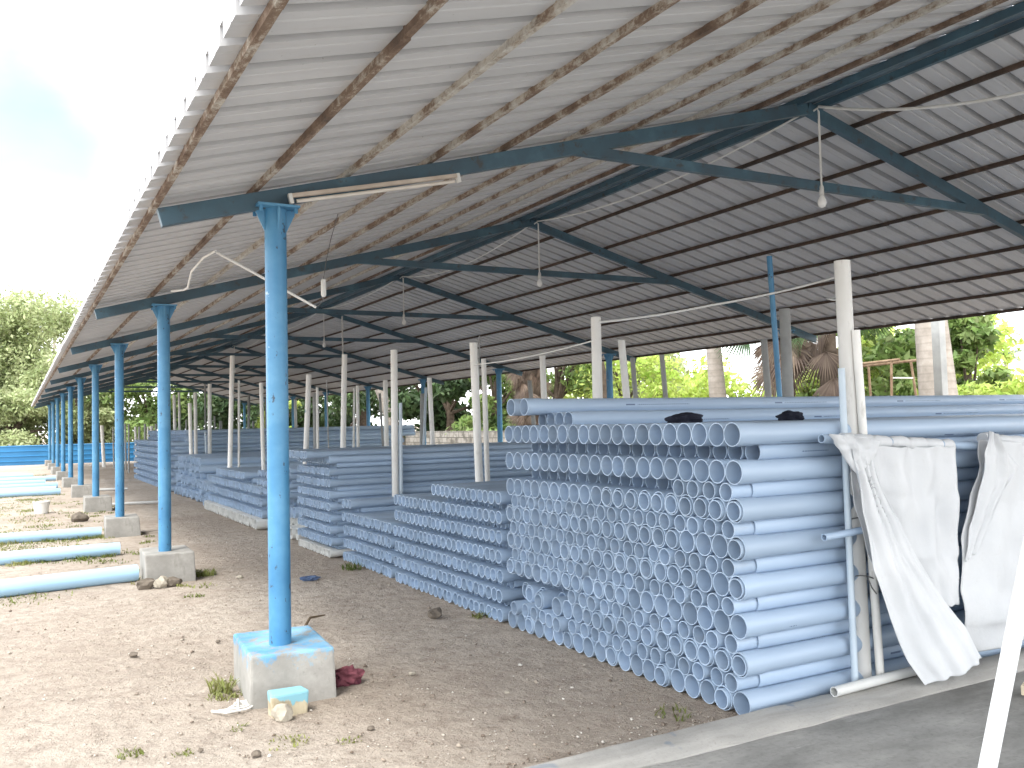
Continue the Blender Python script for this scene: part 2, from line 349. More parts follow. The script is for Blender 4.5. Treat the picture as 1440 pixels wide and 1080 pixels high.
# ------------------------------------------------------------------ ground
rng = np.random.default_rng(5)
def lines(a, b, step, far0, far1, g=1.35):
    xs = list(np.arange(a, b+1e-6, step)); st = step
    while xs[-1] < far1: st *= g; xs.append(xs[-1]+st)
    st = step
    while xs[0] > far0: st *= g; xs.insert(0, xs[0]-st)
    return np.array(xs)
gx = lines(-7.5, -2.2, .055, -900, 900); gy = lines(3.2, 13, .055, -600, 1500, 1.12)
GX, GY = np.meshgrid(gx, gy)
def height(x, y):
    return noise.noise(Vector((x*.8, y*.8, 0)))*.018+noise.noise(Vector((x*3.1, y*3.1, 4)))*.010+noise.noise(Vector((x*9, y*9, 9)))*.007
Z = np.zeros_like(GX)
for i in range(GX.shape[0]):
    for j in range(GX.shape[1]):
        if -40 < GX[i, j] < 30 and -5 < GY[i, j] < 80: Z[i, j] = height(GX[i, j], GY[i, j])-.006
ny, nx = GX.shape; idx = np.arange(nx*ny).reshape(ny, nx)
q = np.stack([idx[:-1, :-1], idx[:-1, 1:], idx[1:, 1:], idx[1:, :-1]], -1).reshape(-1, 4)
g = np_mesh('ground', np.stack([GX, GY, Z], -1).reshape(-1, 3), q, M['dirt']); g.data.polygons.foreach_set('use_smooth', [True]*len(g.data.polygons)); tag(g, kind='structure')

b = MB(); b.box(-16, 9, -9, 3.12, -.2, .032); tag(b.build('concrete_floor', M['slab'], bevel=.006), kind='structure')
# kerb with a worn, uneven edge
xs = np.arange(-9, 9.01, .045); prof = [(3.105, -.1), (3.115, .036), (3.16, .056), (3.34, .06), (3.375, .045), (3.385, -.1)]
vs = []; fs = []
for i, x in enumerate(xs):
    for k, (y, z) in enumerate(prof):
        jy = .012*noise.noise(Vector((x*4, k, 1)))+.02*noise.noise(Vector((x*.7, k*.2, 7))); jz = .007*noise.noise(Vector((x*3, k*2, 5)))
        vs.append((x, y+(jy if 1 < k else jy*2.2), z+(jz if 0 < k < 5 else 0)+(.012*noise.noise(Vector((x*7, k, 2))) if k in (1, 2) else 0)))
for i in range(len(xs)-1):
    for k in range(len(prof)-1): a = i*6+k; fs.append((a, a+1, a+7, a+6))
b = MB(); b.add(vs, fs); tag(b.build('kerb', M['kerb'], smooth=True, sharp=35), kind='structure')

# ------------------------------------------------------------------ the shed
Y1, SP, W = 5.184, 4.5552, 4.3666
K, ZA = .272, 4.02
NF = 10; YN, YF = -1.0, Y1+9*SP+.55
shed = empty('storage_shed', (0, 26, 0)); tag(shed, 'long open shed on blue columns with rusty purlins under a corrugated sheet roof', 'shed')
def P(o):                       # keep world placement under the shed empty
    o.parent = shed; o.matrix_parent_inverse = Matrix.Translation((0, -26, 0)); return o
SHEET = ZA+.05*1.04+.047
for sgn in (-1, 1):
    pitch = .243; prof = []; y = YN+((5.02-YN) % pitch)-pitch
    while y < YF:
        for dy, dz in ((0, 0), (.034, 0), (.037, .062), (.097, .062), (.100, 0), (.146, .0), (.154, .004), (.164, .004), (.172, 0)): prof.append((y+dy, dz))
        y += pitch
    prof = [p for p in prof if YN <= p[0] <= YF]
    us = np.concatenate([[0.02], np.linspace(.5, 4.9, 9), [5.11]])
    b = MB(); n = len(prof)
    for iu, u in enumerate(us):
        for y, dz in prof:
            wob = .006*noise.noise(Vector((u*1.3, y*1.1, sgn*5)))*(1 if iu < len(us)-1 else 2.2)
            ex = .012*noise.noise(Vector((0, round(y/.97)*3.3, sgn))) if iu == len(us)-1 else 0
            b.v.append((sgn*(u+ex), y, SHEET-K*u+dz+wob))
    for iu in range(len(us)-1):
        for k in range(n-1):
            a = iu*n+k; b.f.append((a, a+1, a+n+1, a+n))
    o = P(b.build('roof_sheet', M['roof']))
    md = o.modifiers.new('thickness', 'SOLIDIFY'); md.thickness = .0025; md.offset = 0
b = MB(); b.beam((0, YN+.05, SHEET-.035), (0, YF-.05, SHEET-.035), .19, .012); P(b.build('ridge_cap', M['ridge']))
for sx in (-1, 1):
    b = MB(); b.beam((sx*.115, YN, ZA+.025), (sx*.115, YF-.05, ZA+.025), .035, .06); P(b.build('ridge_beam', M['truss']))
PX = (5.02, 4.475, 3.925, 3.38, 2.84, 2.27, 1.74, 1.17, .55)
prnd = random.Random(3)
for sgn in (-1, 1):
    for px in PX:
        b = MB(); pts = []
        y = YN
        zc = ZA+.05*1.04+.027-K*px
        while y < YF-.2:      # slightly kinked lengths of angle section
            y2 = min(y+prnd.uniform(1.3, 2.4), YF-.15)
            j0, j1 = prnd.uniform(-.004, .004), prnd.uniform(-.004, .004)
            b.beam((sgn*px, y, zc+j0), (sgn*px, y2-.001, zc+j1), .030, .036+prnd.uniform(-.004, .002)); y = y2
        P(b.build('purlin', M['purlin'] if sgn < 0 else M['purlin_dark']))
def bracket_mesh():
    b = MB(); b.box(-.12, .12, -.10, .10, -.014, 0)
    for a in range(4):
        d = Vector((math.cos(a*math.pi/2), math.sin(a*math.pi/2), 0)); s = Vector((-d.y, d.x, 0))*.006; ext = .112 if a % 2 == 0 else .094
        pts = [d*.06+Vector((0, 0, -.0145)), d*ext+Vector((0, 0, -.0145)), d*ext+Vector((0, 0, -.04)), d*.06+Vector((0, 0, -.15))]
        vs = [p+s for p in pts]+[p-s for p in pts]
        b.add(vs, [(0, 1, 2, 3), (7, 6, 5, 4), (0, 4, 5, 1), (1, 5, 6, 2), (2, 6, 7, 3), (3, 7, 4, 0)])
    for sx in (-.1, .1):
        for sy in (-.08, .08): b.tube([(sx, sy, -.045), (sx, sy, .0)], .011, 6)
    return b
proto = None; foot_rnd = random.Random(11)
for i in range(NF):
    y = Y1+i*SP
    for sgn in (-1, 1):
        b = MB(); b.beam((sgn*5.0, y, ZA-K*5.0), (sgn*.0+sgn*.002, y, ZA-K*.002), .055, .1, up=(0, 0, 1))
        P(b.build('rafter', M['truss'], bevel=.004))
        # the column: tube, cap bracket and concrete footing
        b = MB(); b.tube([(0, 0, .25), (0, 0, 1.2), (0, 0, 2.766)], .062, 24)
        c = P(b.build('column', M['col'], smooth=True, loc=(sgn*W, y, 0)))
        bracket_mesh().build('bracket', M['col'], c, loc=(0, 0, 2.781))
        h = .26+(.012 if i == 0 else foot_rnd.uniform(-.02, .02)) if sgn < 0 else .26
        b = MB(); b.box(-.225, .225, -.30, .34, -.06, h)
        for k in range(8): b.v[k] = (b.v[k][0]*(1 if b.v[k][2] > 0 else 1.05)+foot_rnd.uniform(-.012, .012), b.v[k][1]*(1 if b.v[k][2] > 0 else 1.05), b.v[k][2])
        f = b.build('footing', M['footing_blue'] if i == 0 and sgn < 0 else M['footing'], c, bevel=.014, loc=(.03*(-sgn), .06, 0))
        f.rotation_euler.z = (-.07 if i == 0 else foot_rnd.uniform(-.06, .06)) if sgn < 0 else 0
    b = MB(); b.beam((-2.28, y-.003, 3.385), (2.28, y-.003, 3.385), .048, .075); P(b.build('tie_beam', M['truss'], bevel=.003))

# ------------------------------------------------------------------ pipes of the tall near stack (every one an object)
def pipe_profile(kind, L, r, bell):
    t = .0046
    if kind == 'bell': return [(0, bell), (.125, bell), (.155, r), (L, r), (L, r-t), (.155, r-t), (.125, bell-t), (0, bell-t)]
    return [(0, r), (L, r), (L, r-t), (0, r-t)]
def pipe_mesh(kind, L=6.0, r=.0575, bell=.0622, n=28, name='pvc_pipe'):
    b = MB(); b.lathe_x(pipe_profile(kind, L, r, bell), n)
    me_o = b.build(name, M['pipe'], smooth=True, sharp=30); return me_o
src = {'bell': pipe_mesh('bell'), 'plain': pipe_mesh('plain')}
def inner(r, out, L=1.2):
    b = MB(); t = .0045; b.lathe_x([(-out, r), (L, r), (L, r-t), (-out, r-t)], 24); return b.build('inner_pipe', M['pipe'], smooth=True, sharp=30)
nest = {'bell': [inner(.0508, .010), inner(.0508, .004), inner(.0508, .018)], 'plain': [inner(.0478, .145), inner(.0478, .135), inner(.0478, .155)]}
ORD = ['first', 'second', 'third', 'fourth', 'fifth', 'sixth', 'seventh', 'eighth', 'ninth', 'tenth', 'eleventh', 'twelfth', 'thirteenth', 'fourteenth', 'fifteenth', 'sixteenth', 'seventeenth', 'eighteenth', 'nineteenth', 'twentieth', 'twenty-first']
pr = random.Random(21); PITCH_Y, ROWH, Y0 = .1248, .0965, 3.462
def near_pipe(kind, x, y, z, label, nested=None, roll=None):
    o = src[kind].copy(); COL.objects.link(o)
    o.location = (x, y, z); o.rotation_euler = (roll if roll is not None else pr.uniform(0, 6.28), 0, 0)
    tag(o, label, 'pipe', 'large grey pipes of the tall near stack')
    if nested is not None:
        c = nest[kind][nested].copy(); COL.objects.link(c); c.parent = o
        # the loose inner length rests on the floor of the outer one
        dz = -(.0575-.0046-.0508) if kind == 'bell' else -(.0575-.0046-.0478)
        a = o.rotation_euler.x; c.location = (0, math.sin(a)*dz, math.cos(a)*dz)
    return o
for k in range(15):
    bell = k % 2 == 0; n = 20 if bell else 19
    rowname = 'top row' if k == 14 else ('bottom row' if k == 0 else ORD[14-k]+' row down')
    for j in range(n):
        y = Y0+j*PITCH_Y+(0 if bell else PITCH_Y/2); z = .062+k*ROWH+pr.uniform(-.0015, .0015)
        x = -2.5+pr.uniform(-.006, .006); nested = None; kind = 'bell' if bell else 'plain'; word = 'belled'
        if bell:
            if k == 10 and j < 10 or k in (8, 6) and pr.random() < .85 or k == 4 and j > 7 and pr.random() < .8 or k == 2 and pr.random() < .75 or k == 0 and j % 4 == 1: nested = pr.choice((0, 0, 1, 2))
            if nested is not None: word = 'belled nested'
            if k == 2 and j > 14: x += pr.uniform(0, .12)
        else:
            rec = k == 13 or (k == 11 and j >= 4) or (k == 3 and j >= 13)
            if rec: x = -2.31+pr.uniform(-.006, .006); word = 'set-back'
            else: x = -2.36+pr.uniform(-.006, .006); nested = pr.choice((0, 0, 1, 2)); word = 'nested'
            if k == 1 and j > 11: x += pr.uniform(-.06, .04)
        pos = 'nearest end' if j == 0 else ('far end' if j == n-1 else f'{ORD[j]} from near end')
        roll = pr.uniform(-.5, .9)-math.pi/2-1.2 if j == 0 else None
        near_pipe(kind, x, y, z, f'{word} grey pipe of tall near stack, {rowname}, {pos}', nested, roll)
zz = .062+15*ROWH
for j, yy in enumerate((5.37, 5.49, 5.61, 5.73)):
    near_pipe('plain', -2.27, yy, zz, f'loose grey pipe on tall near stack, lower loose layer, {ORD[j]} from near side', None, math.pi+.35 if j == 0 else None)
near_pipe('bell', -2.47, 5.65, zz+.1, 'uppermost loose grey pipe on tall near stack, nearer of the topmost two', None, math.pi-.1)
near_pipe('bell', -2.51, 5.775, zz+.1, 'uppermost loose grey pipe on tall near stack, farther of the topmost two')
for o in list(src.values())+[x for v in nest.values() for x in v]: bpy.data.objects.remove(o)

# ------------------------------------------------------------------ the hundreds of smaller pipes in the other stacks: one mass, two plastics
sm = MB(); smw = []; pr2 = random.Random(8)
def small(x, y, z, L, r, bell, white=False, n=12):
    f0 = len(sm.f); t = .0055 if r < .06 else .007
    if bell: sm.lathe_x([(0, r*1.13), (.09, r*1.13), (.11, r), (L, r), (L, 0.001), (.5, .001), (.5, r-t), (.11, r-t), (.09, r*1.13-t), (0, r*1.13-t)], n, (x, y, z))
    else: sm.lathe_x([(0, r), (L, r), (L, .001), (.5, .001), (.5, r-t), (0, r-t)], n, (x, y, z))
    if white: smw.append((f0, len(sm.f)))
def stack(y0, y1, r, top, xb=-2.5, rec=.13, white_rows=(), L=6.0, xj=.008, zb=None, k0=0, bells=True):
    """hexagonal stack between y0 and y1; top(y) gives the number of rows there"""
    pitch = 2*r*1.14 if bells else 2*r*1.02; rh = math.sqrt((2*r)**2-(pitch/2)**2)+.001; n = int((y1-y0)/pitch)
    rows = max(top(y0+j*pitch) for j in range(n))
    for k in range(k0, rows):
        off = pitch/2 if k % 2 else 0
        for j in range(n-(k % 2)):
            y = y0+pitch/2+j*pitch+off
            if k >= top(y): continue
            hidden = 2 < j and k+2 < top(y)
            e = k % 2 == 0
            x = xb+(0 if e else rec)+pr2.uniform(-xj, xj)
            small(x, y, (zb if zb is not None else r*1.14)+(k-k0)*rh+pr2.uniform(-.003, .003), .9 if hidden else L+pr2.uniform(-.1, .1), r, bells and e, k in white_rows)
stack(5.98, 8.25, .044, lambda y: 13 if y < 7.25 else 11)
stack(8.33, 9.93, .044, lambda y: 7 if y < 9.55 else 9, xb=-2.47)
stack(10.03, 11.45, .040, lambda y: 17, xb=-2.55, rec=.11, white_rows=(0,))
stack(10.1, 11.4, .040, lambda y: 1, xb=-2.8, zb=.0456+17*.0667, bells=True)
stack(11.75, 13.1, .078, lambda y: 4, xb=-2.45, rec=.1, white_rows=(0, 1), bells=False, xj=.06)
stack(11.75, 13.2, .038, lambda y: 6, xb=-2.62, rec=.1, zb=.60, xj=.04)
stack(13.42, 17.75, .078, lambda y: 1, xb=-2.6, white_rows=(0,), bells=False)
stack(13.42, 17.75, .052, lambda y: 5 if y < 14.6 else (7 if y < 16.9 else 6), xb=-2.52, rec=.13, zb=.226)
stack(17.95, 19.0, .085, lambda y: 3, xb=-2.45, rec=.1, bells=False, xj=.05)
stack(19.05, 22.6, .085, lambda y: 6, xb=-2.4, rec=.08, bells=False, xj=.08)
stack(23.2, 31, .055, lambda y: 13, xb=-2.42, rec=.12)
stack(23.2, 30.5, .055, lambda y: 3, xb=-2.05, rec=.05, zb=1.251)
o = sm.build('stacked_small_pipes', M['pipe_stuff'], smooth=True, sharp=30); o.data.materials.append(M['pipe_white'])
mi = np.zeros(len(sm.f), dtype=np.int32)
for a, z in smw: mi[a:z] = 1
o.data.polygons.foreach_set('material_index', mi)
tag(o, 'hundreds of smaller grey pipes in the lower stacks behind the tall near stack', 'pipes', kind='stuff')

# ------------------------------------------------------------------ sky blue casing pipes on the grass, left
def casing(x1, y1, x0, y0, r, L, label):
    b = MB(); t = .006; b.lathe_x([(0, r), (L, r), (L, r-t), (0, r-t)], 24); o = b.build('casing_pipe', M['casing'], smooth=True, sharp=30)
    o.location = (x1, y1, r-.012); o.rotation_euler = (0, 0, math.atan2(y0-y1, x0-x1)); tag(o, label, 'pipe', 'sky blue pipes lying on the grass'); return o
casing(-4.62, 9.86, -5.85, 9.63, .082, 6, 'sky blue pipe on the ground touching the second concrete footing, nearest of all')
casing(-4.58, 12.03, -5.85, 11.98, .078, 6, 'sky blue pipe on the grass, second nearest, ending between second and third footings')
casing(-4.62, 14.2, -5.9, 14.25, .075, 6, 'sky blue pipe on the grass, third nearest, its end touching the third footing')
for i, (xe, yy, w) in enumerate(((-4.75, 24.6, 'nearest'), (-4.8, 25.8, 'second nearest'), (-4.7, 27.6, 'third nearest'), (-4.95, 29.6, 'fourth nearest'), (-4.6, 32.0, 'fifth nearest'), (-5.2, 34.5, 'farthest'))):
    casing(xe, yy, xe-3, yy+(.1 if i % 2 else -.05), .08, 6, f'pale blue pipe on the far grass near the fence, {w} of its row')

# ------------------------------------------------------------------ upright posts between the stacks
def tube_post(name, x0, y, lean, z1, r, mat, label, group='upright posts holding the pipe stacks', ly=0, n=14, z0=-.03):
    b = MB(); t = min(.005, r*.25); o0 = empty if False else None
    prof = [(z0, r), (z1, r), (z1, r-t), (z1-.25, r-t)]
    for z, rad in prof:
        for k in range(n): b.v.append((lean*z+rad*math.cos(2*math.pi*k/n), ly*z+rad*math.sin(2*math.pi*k/n), z))
    for i in range(3):
        for k in range(n): q = (k+1) % n; b.f.append((i*n+k, i*n+q, (i+1)*n+q, (i+1)*n+k))
    b.f.append(tuple(3*n+k for k in range(n)))
    o = b.build(name, mat, smooth=True, sharp=40, loc=(x0, y, 0)); tag(o, label, 'post', group); return o
WP, GP, BP = M['post'], M['post_grey'], M['post_blue']
posts = [
 (-1.64, 3.435, -.018, 2.35, .0435, WP, 'tall thick white post tied in front of the tall near stack'),
 (-1.78, 3.372, -.007, 1.75, .018, BP, 'thin pale blue tube standing left against the thick front post'),
 (-1.575, 3.375, -.046, 1.96, .0225, WP, 'thin white tube standing close beside the thick front post'),
 (-1.635, 5.94, .005, 2.325, .041, WP, 'thick white post with green mark rising behind the tall near stack'),
 (-1.49, 8.30, -.024, 2.33, .041, WP, 'thick white post with leaf mark rising from the second stack'),
 (-1.25, 8.6, -.013, 2.19, .028, WP, 'thinner white post just right of the leaf-marked post, rod beside it'),
 (-1.42, 8.62, .045, 2.44, .008, GP, 'thin steel rod rising above the thinner white post behind second stack'),
 (-1.78, 9.985, .008, 2.39, .041, WP, 'thick white post rising between the third and fourth stacks'),
 (-1.72, 9.955, .01, 1.76, .021, BP, 'short pale blue tube standing right beside the post of the fourth stack'),
 (-1.91, 11.6, .031, 2.46, .037, WP, 'white post carrying a thin rod behind the fourth stack'),
 (-1.83, 11.66, -.003, 2.98, .011, GP, 'thin grey rod reaching up to the tie beam behind the fourth stack'),
 (-1.95, 13.3, .052, 2.29, .04, WP, 'leaning white post just right of the nearest blue column'),
 (-1.62, 13.6, .002, 2.11, .021, WP, 'slim white tube right of the leaning post by the blue column'),
 (.16, 19.7, -.005, 2.25, .05, GP, 'grey post farther back behind the slim tube near the blue column'),
 (-2.28, 17.0, .031, 2.85, .043, WP, 'tallest thick white post between the first and second blue columns'),
 (-2.1, 17.0, .01, 2.39, .023, WP, 'slim white tube wired to the tallest post left of first column'),
 (-2.06, 15.2, -.016, 2.26, .033, WP, 'white post immediately left of the nearest blue column'),
 (-1.23, 14.25, -.015, 2.25, .01, GP, 'thin rod beside a far blue column, left of the rod-carrying post'),
 (-.15, 15.98, .004, 2.25, .03, WP, 'right post of the close pair right of the rod-carrying post'),
 (.04, 16.87, .028, 2.25, .022, WP, 'left leaning tube of the close pair right of the rod-carrying post'),
 (1.87, 19.89, -.052, 2.25, .03, GP, 'thin grey leaning post just right of the slanting palm trunk'),
 (-.26, 14.2, -.005, 2.25, .038, WP, 'white post left of the thick post between third and fourth stacks'),
 (1.75, 17.5, .03, 2.15, .05, GP, 'grey post left of the crossed pair before the block wall'),
 (1.51, 16.92, .06, 2.25, .028, BP, 'middle slanting tube of the group before the block wall'),
 (.22, 13.3, -.036, 2.25, .038, WP, 'white post leaning left beside the block wall end'),
 (-.41, 8.75, -.018, 2.25, .034, WP, 'white post before the hanging brown palm fronds at stack end'),
 (2.65, 14.08, -.088, 2.25, .04, GP, 'pale slanting post in front of the dry palm skirt'),
 (-1.19, 5.97, -.078, 2.15, .03, WP, 'leaning white post right of the green-marked post over near stack'),
 (1.01, 8.82, -.065, 2.25, .03, GP, 'brownish grey leaning post close behind the leaning white post'),
 (1.11, 8.35, -.075, 2.25, .03, GP, 'grey leaning post left of the straight pale palm trunk'),
 (.81, 6.43, -.062, 2.25, .032, GP, 'grey leaning post left of the thin blue pole'),
 (.56, 6.02, -.009, 2.49, .05, GP, 'grey post standing right behind the thin blue pole'),
 (.445, 5.94, -.053, 2.95, .025, M['col'], 'tall thin blue pole leaning above the near stack'),
 (-2.43, 42, -.047, 1.77, .07, WP, 'stout white post before the far blue fence on the path'),
 (-2.22, 40, -.014, 1.69, .03, GP, 'thin grey post right of the stout white post by the far fence'),
 (-1.96, 38, -.011, 1.79, .033, GP, 'left grey post of two close ones left of the second blue column'),
 (-2.16, 35, .004, 1.76, .03, GP, 'right grey post of two close ones left of the second blue column'),
 (-2.10, 33, -.032, 1.64, .036, WP, 'first post from left above the farthest pipe stack'),
 (-2.09, 32.5, .005, 1.64, .036, GP, 'second post from left above the farthest pipe stack'),
 (-1.97, 32, .005, 1.73, .033, GP, 'third post from left above the farthest pipe stack'),
 (-1.89, 31.9, .005, 1.63, .026, WP, 'fourth thin post from left above the farthest pipe stack'),
 (-1.79, 31.8, .005, 1.65, .055, WP, 'short thick white post above the farthest pipe stack'),
 (-1.67, 31.7, .006, 1.72, .033, GP, 'post touching the left side of the second blue column far back'),
 (-1.59, 28, -.011, 2.54, .045, WP, 'far white post just right of the second blue column'),
 (-1.41, 28.3, -.010, 2.62, .035, WP, 'taller far post second right of the second blue column'),
 (-1.98, 22.8, -.018, 2.14, .042, WP, 'left post of a close white pair standing at the long pipe wall'),
 (-1.89, 22.75, -.003, 2.4, .042, WP, 'right post of a close white pair standing at the long pipe wall'),
 (-.55, 29, -.006, 2.91, .028, GP, 'thin dark post rising behind the long pipe wall'),
 (-1.57, 22.8, .008, 2.61, .047, WP, 'single white post left of the tallest post at the long pipe wall'),
 (-1.66, 22.65, -.019, 1.44, .02, BP, 'short pale blue tube against the single white post at the pipe wall'),
 (.3, 27, .01, 2.49, .04, GP, 'far post right of the slim wired tube over the long pipe wall'),
 (1.73, 27, -.01, 2.34, .045, WP, 'far white post right of the nearest blue column over the pipe wall'),
 (.07, 30, .009, 1.76, .05, GP, 'low stub post by the bright bush over the pipe wall'),
 (-.01, 30.2, -.03, 1.92, .03, GP, 'low thin post left of the stub by the bright bush'),
 (1.11, 30, .01, 1.74, .035, GP, 'low thin post left of the nearest blue column over the pipe wall'),
 (.89, 27.2, -.01, 2.39, .03, GP, 'thin far post hidden partly by the nearest blue column'),
 (-.98, 30, .007, 1.82, .026, GP, 'lowest thin post between the close pair and the second column'),
]
for x0, y, lean, z1, r, mt, lab in posts:
    tube_post('support_post' if mt is not M['col'] else 'blue_pole', x0, y, lean, z1, r, mt, lab)
for nm, pts, r, mt, lab in (('wire_loop', None, 0, None, None),):
    pass
fp = bpy.data.objects['support_post']
def tie(parent, z, r, cx, n=16, w=.0035):
    b = MB(); b.tube([(cx+r*math.cos(t), r*1.15*math.sin(t)-.01, z+.012*math.sin(2*t)) for t in np.linspace(0, 2*math.pi, n)], w, 6, cap=False)
    b.tube([(cx-r*.3, -r*1.2, z), (cx-r*.2, -r*1.5, z-.05), (cx+.03, -r*1.4, z-.09)], w, 5); b.build('wire_tie', M['wire'], parent, smooth=True)
for z in (.62, .93, 1.22): tie(fp, z, .062, .005-.018*z)
# horizontal tubes tied to the front posts
def hpipe(name, pts, r, mat, label, cat='pipe', group=None):
    b = MB(); a, c = Vector(pts[0]), Vector(pts[1]); d = (c-a); b.lathe_x([(0, r), (d.length, r), (d.length, r*.8), (0, r*.8)], 16)
    o = b.build(name, mat, smooth=True, sharp=30, loc=a); o.rotation_euler = d.to_track_quat('X', 'Z').to_euler(); tag(o, label, cat, group); return o
hpipe('rail_pipe', [(-2.005, 3.335, 1.377), (4.3, 3.335, .98)], .024, M['pipe_stuff'], 'long grey rail pipe carrying the white sheets along the near stack')
hpipe('short_pipe', [(-2.04, 3.31, .87), (-1.50, 3.31, .90)], .019, M['pipe_stuff'], 'short grey tube tied across the front posts at half height')
hpipe('short_pipe', [(-2.02, 3.30, .085), (-1.15, 3.33, .09)], .026, M['pipe_white'], 'off white tube lying on the kerb at the foot of the front posts')
hpipe('white_pipe', [(-4.05, 19.9, .03), (-2.9, 19.75, .03)], .03, M['pipe_white'], 'thin white pipe lying across the path, nearer one')
hpipe('white_pipe', [(-4.05, 25.2, .03), (-3.2, 25.0, .03)], .03, M['pipe_white'], 'thin white pipe lying across the path, farther one')

# ------------------------------------------------------------------ white sheets on the rail
def sheet(name, rows, nu, nv, yf, mat, label=None, cat=None, parent=None, amp=.012, seed=0, group=None):
    """rows: list of (xl, zl, xr, zr) from top to bottom on the plane y = yf(v); folds push it out of that plane"""
    vs = []; R = len(rows)-1
    for iv in range(nv+1):
        v = iv/nv*R; k = min(int(v), R-1); t = v-k; t = t*t*(3-2*t)*.5+t*.5
        a = [rows[k][q]*(1-t)+rows[k+1][q]*t for q in range(4)]
        for iu in range(nu+1):
            u = iu/nu; w = iv/nv
            x = a[0]*(1-u)+a[2]*u; z = a[1]*(1-u)+a[3]*u
            f = amp*(math.sin(u*23+seed+1.5*noise.noise(Vector((u*3, w*1.3, seed))))*(1-.55*w)+1.6*noise.noise(Vector((u*4.2+seed, w*2.1, 3)))+.9*noise.noise(Vector((u*9, w*7, seed+2))))
            vs.append((x+.008*noise.noise(Vector((u*6, w*9, seed))), yf(u, w)+f, z+.008*noise.noise(Vector((u*8, w*3, seed+5)))))
    fs = [(i*(nu+1)+j, i*(nu+1)+j+1, (i+1)*(nu+1)+j+1, (i+1)*(nu+1)+j) for i in range(nv) for j in range(nu)]
    b = MB(); b.add(vs, fs); o = b.build(name, mat, parent, smooth=True, sharp=180)
    md = o.modifiers.new('thickness', 'SOLIDIFY'); md.thickness = .002
    if label: tag(o, label, cat, group)
    return o
def hem(parent, x0, x1, z0, z1, y=3.335, r=.036, seed=0):
    pts = []; rad = []
    n = 44
    for i in range(n):
        t = i/(n-1); pts.append((x0+(x1-x0)*t, y+.006*noise.noise(Vector((t*7, seed, 0))), z0+(z1-z0)*t+.006*noise.noise(Vector((t*9, seed, 4)))))
        rad.append(r*(1+.25*noise.noise(Vector((t*16, seed, 8)))+(.0 if abs((t*6) % 1-.5) > .06 else -.3)))
    b = MB(); b.tube(pts, rad, 14); b.build('hem', M['sack'], parent, smooth=True, sharp=80)
s1 = sheet('white_sheet', [(-1.847, 1.332, -.987, 1.303), (-1.835, 1.063, -1.0, 1.013), (-1.735, .72, -1.029, .693), (-1.539, .436, -1.036, .415)], 80, 70, lambda u, w: 3.29-.02*w, M['sack'],
           'white woven sheet with a hanging folded flap, tied to the rail beside the front posts', 'sheet', amp=.02, seed=1, group='white sheets hung along the near stack')
hem(s1, -1.85, -.96, 1.368, 1.308, seed=1)
sheet('flap', [(-1.88, 1.333, -1.72, 1.283), (-1.864, 1.214, -1.663, 1.092), (-1.853, .994, -1.558, .936), (-1.799, .697, -1.434, .70), (-1.71, .434, -1.264, .474), (-1.612, .203, -1.116, .324), (-1.502, .07, -1.01, .138)], 50, 80,
      lambda u, w: 3.262-.10*w-.05*math.sin(u*math.pi)*w, M['sack'], parent=s1, amp=.013, seed=5)
sheet('ear', [(-2.019, 1.404, -1.643, 1.363), (-1.955, 1.321, -1.663, 1.311), (-1.845, 1.194, -1.722, 1.253)], 20, 14, lambda u, w: 3.262-.02*math.sin(u*3.1), M['sack'], parent=s1, amp=.014, seed=9)
s2 = sheet('white_sheet', [(-.73, 1.335, .926, 1.21), (-.785, 1.20, .907, .993), (-.894, 1.007, .889, .805), (-1.0, .772, .87, .617), (-1.038, .496, .852, .43), (-1.008, .294, .834, .245), (-.935, .13, .825, .13)], 100, 80, lambda u, w: 3.285-.04*math.sin(w*3.1), M['sack'],
           'white woven sheet with a turned-over corner, hanging nearest the right edge', 'sheet', amp=.026, seed=14, group='white sheets hung along the near stack')
hem(s2, -.66, .95, 1.338, 1.21, seed=4)
sheet('folded_corner', [(-.761, 1.387, -.696, 1.361), (-.817, 1.249, -.534, 1.239), (-.871, 1.048, -.464, 1.16), (-.949, .851, -.652, 1.036), (-1.026, .658, -.906, .727)], 24, 34, lambda u, w: 3.235-.02*math.sin(u*3.1), M['sack'], parent=s2, amp=.014, seed=17)
# faded print along the flap edge
cu = bpy.data.curves.new('t', 'FONT'); cu.body = 'NOOONV'; cu.size = .075; cu.extrude = .0006; cu.space_character = .95
to = bpy.data.objects.new('t', cu); COL.objects.link(to); dg = bpy.context.evaluated_depsgraph_get(); tm = bpy.data.meshes.new_from_object(to.evaluated_get(dg)); bpy.data.objects.remove(to)
tm.name = 'printed_lettering'; tm.materials.append(M['print']); tp = bpy.data.objects.new('printed_lettering', tm); COL.objects.link(tp); tp.parent = s1
tp.location = (-1.815, 3.225, 1.16); tp.rotation_euler = (R_(90), R_(64), 0)

# ------------------------------------------------------------------ cloths on the near stack
for (x, y, sx, lab, sd) in ((-1.98, 4.45, .125, 'crumpled dark navy cloth lying on the tall near stack, larger one', 3), (-1.12, 4.40, .08, 'small dark cloth bundle on the tall near stack, right of the larger', 8)):
    o = lump('cloth', M['cloth_dark'], sx, .09, .042, sd, .32, 2.0, 4, loc=(x, y, 1.49)); tag(o, lab, 'cloth', 'dark cloths left on the near stack')
    o.data.polygons.foreach_set('use_smooth', [True]*len(o.data.polygons))
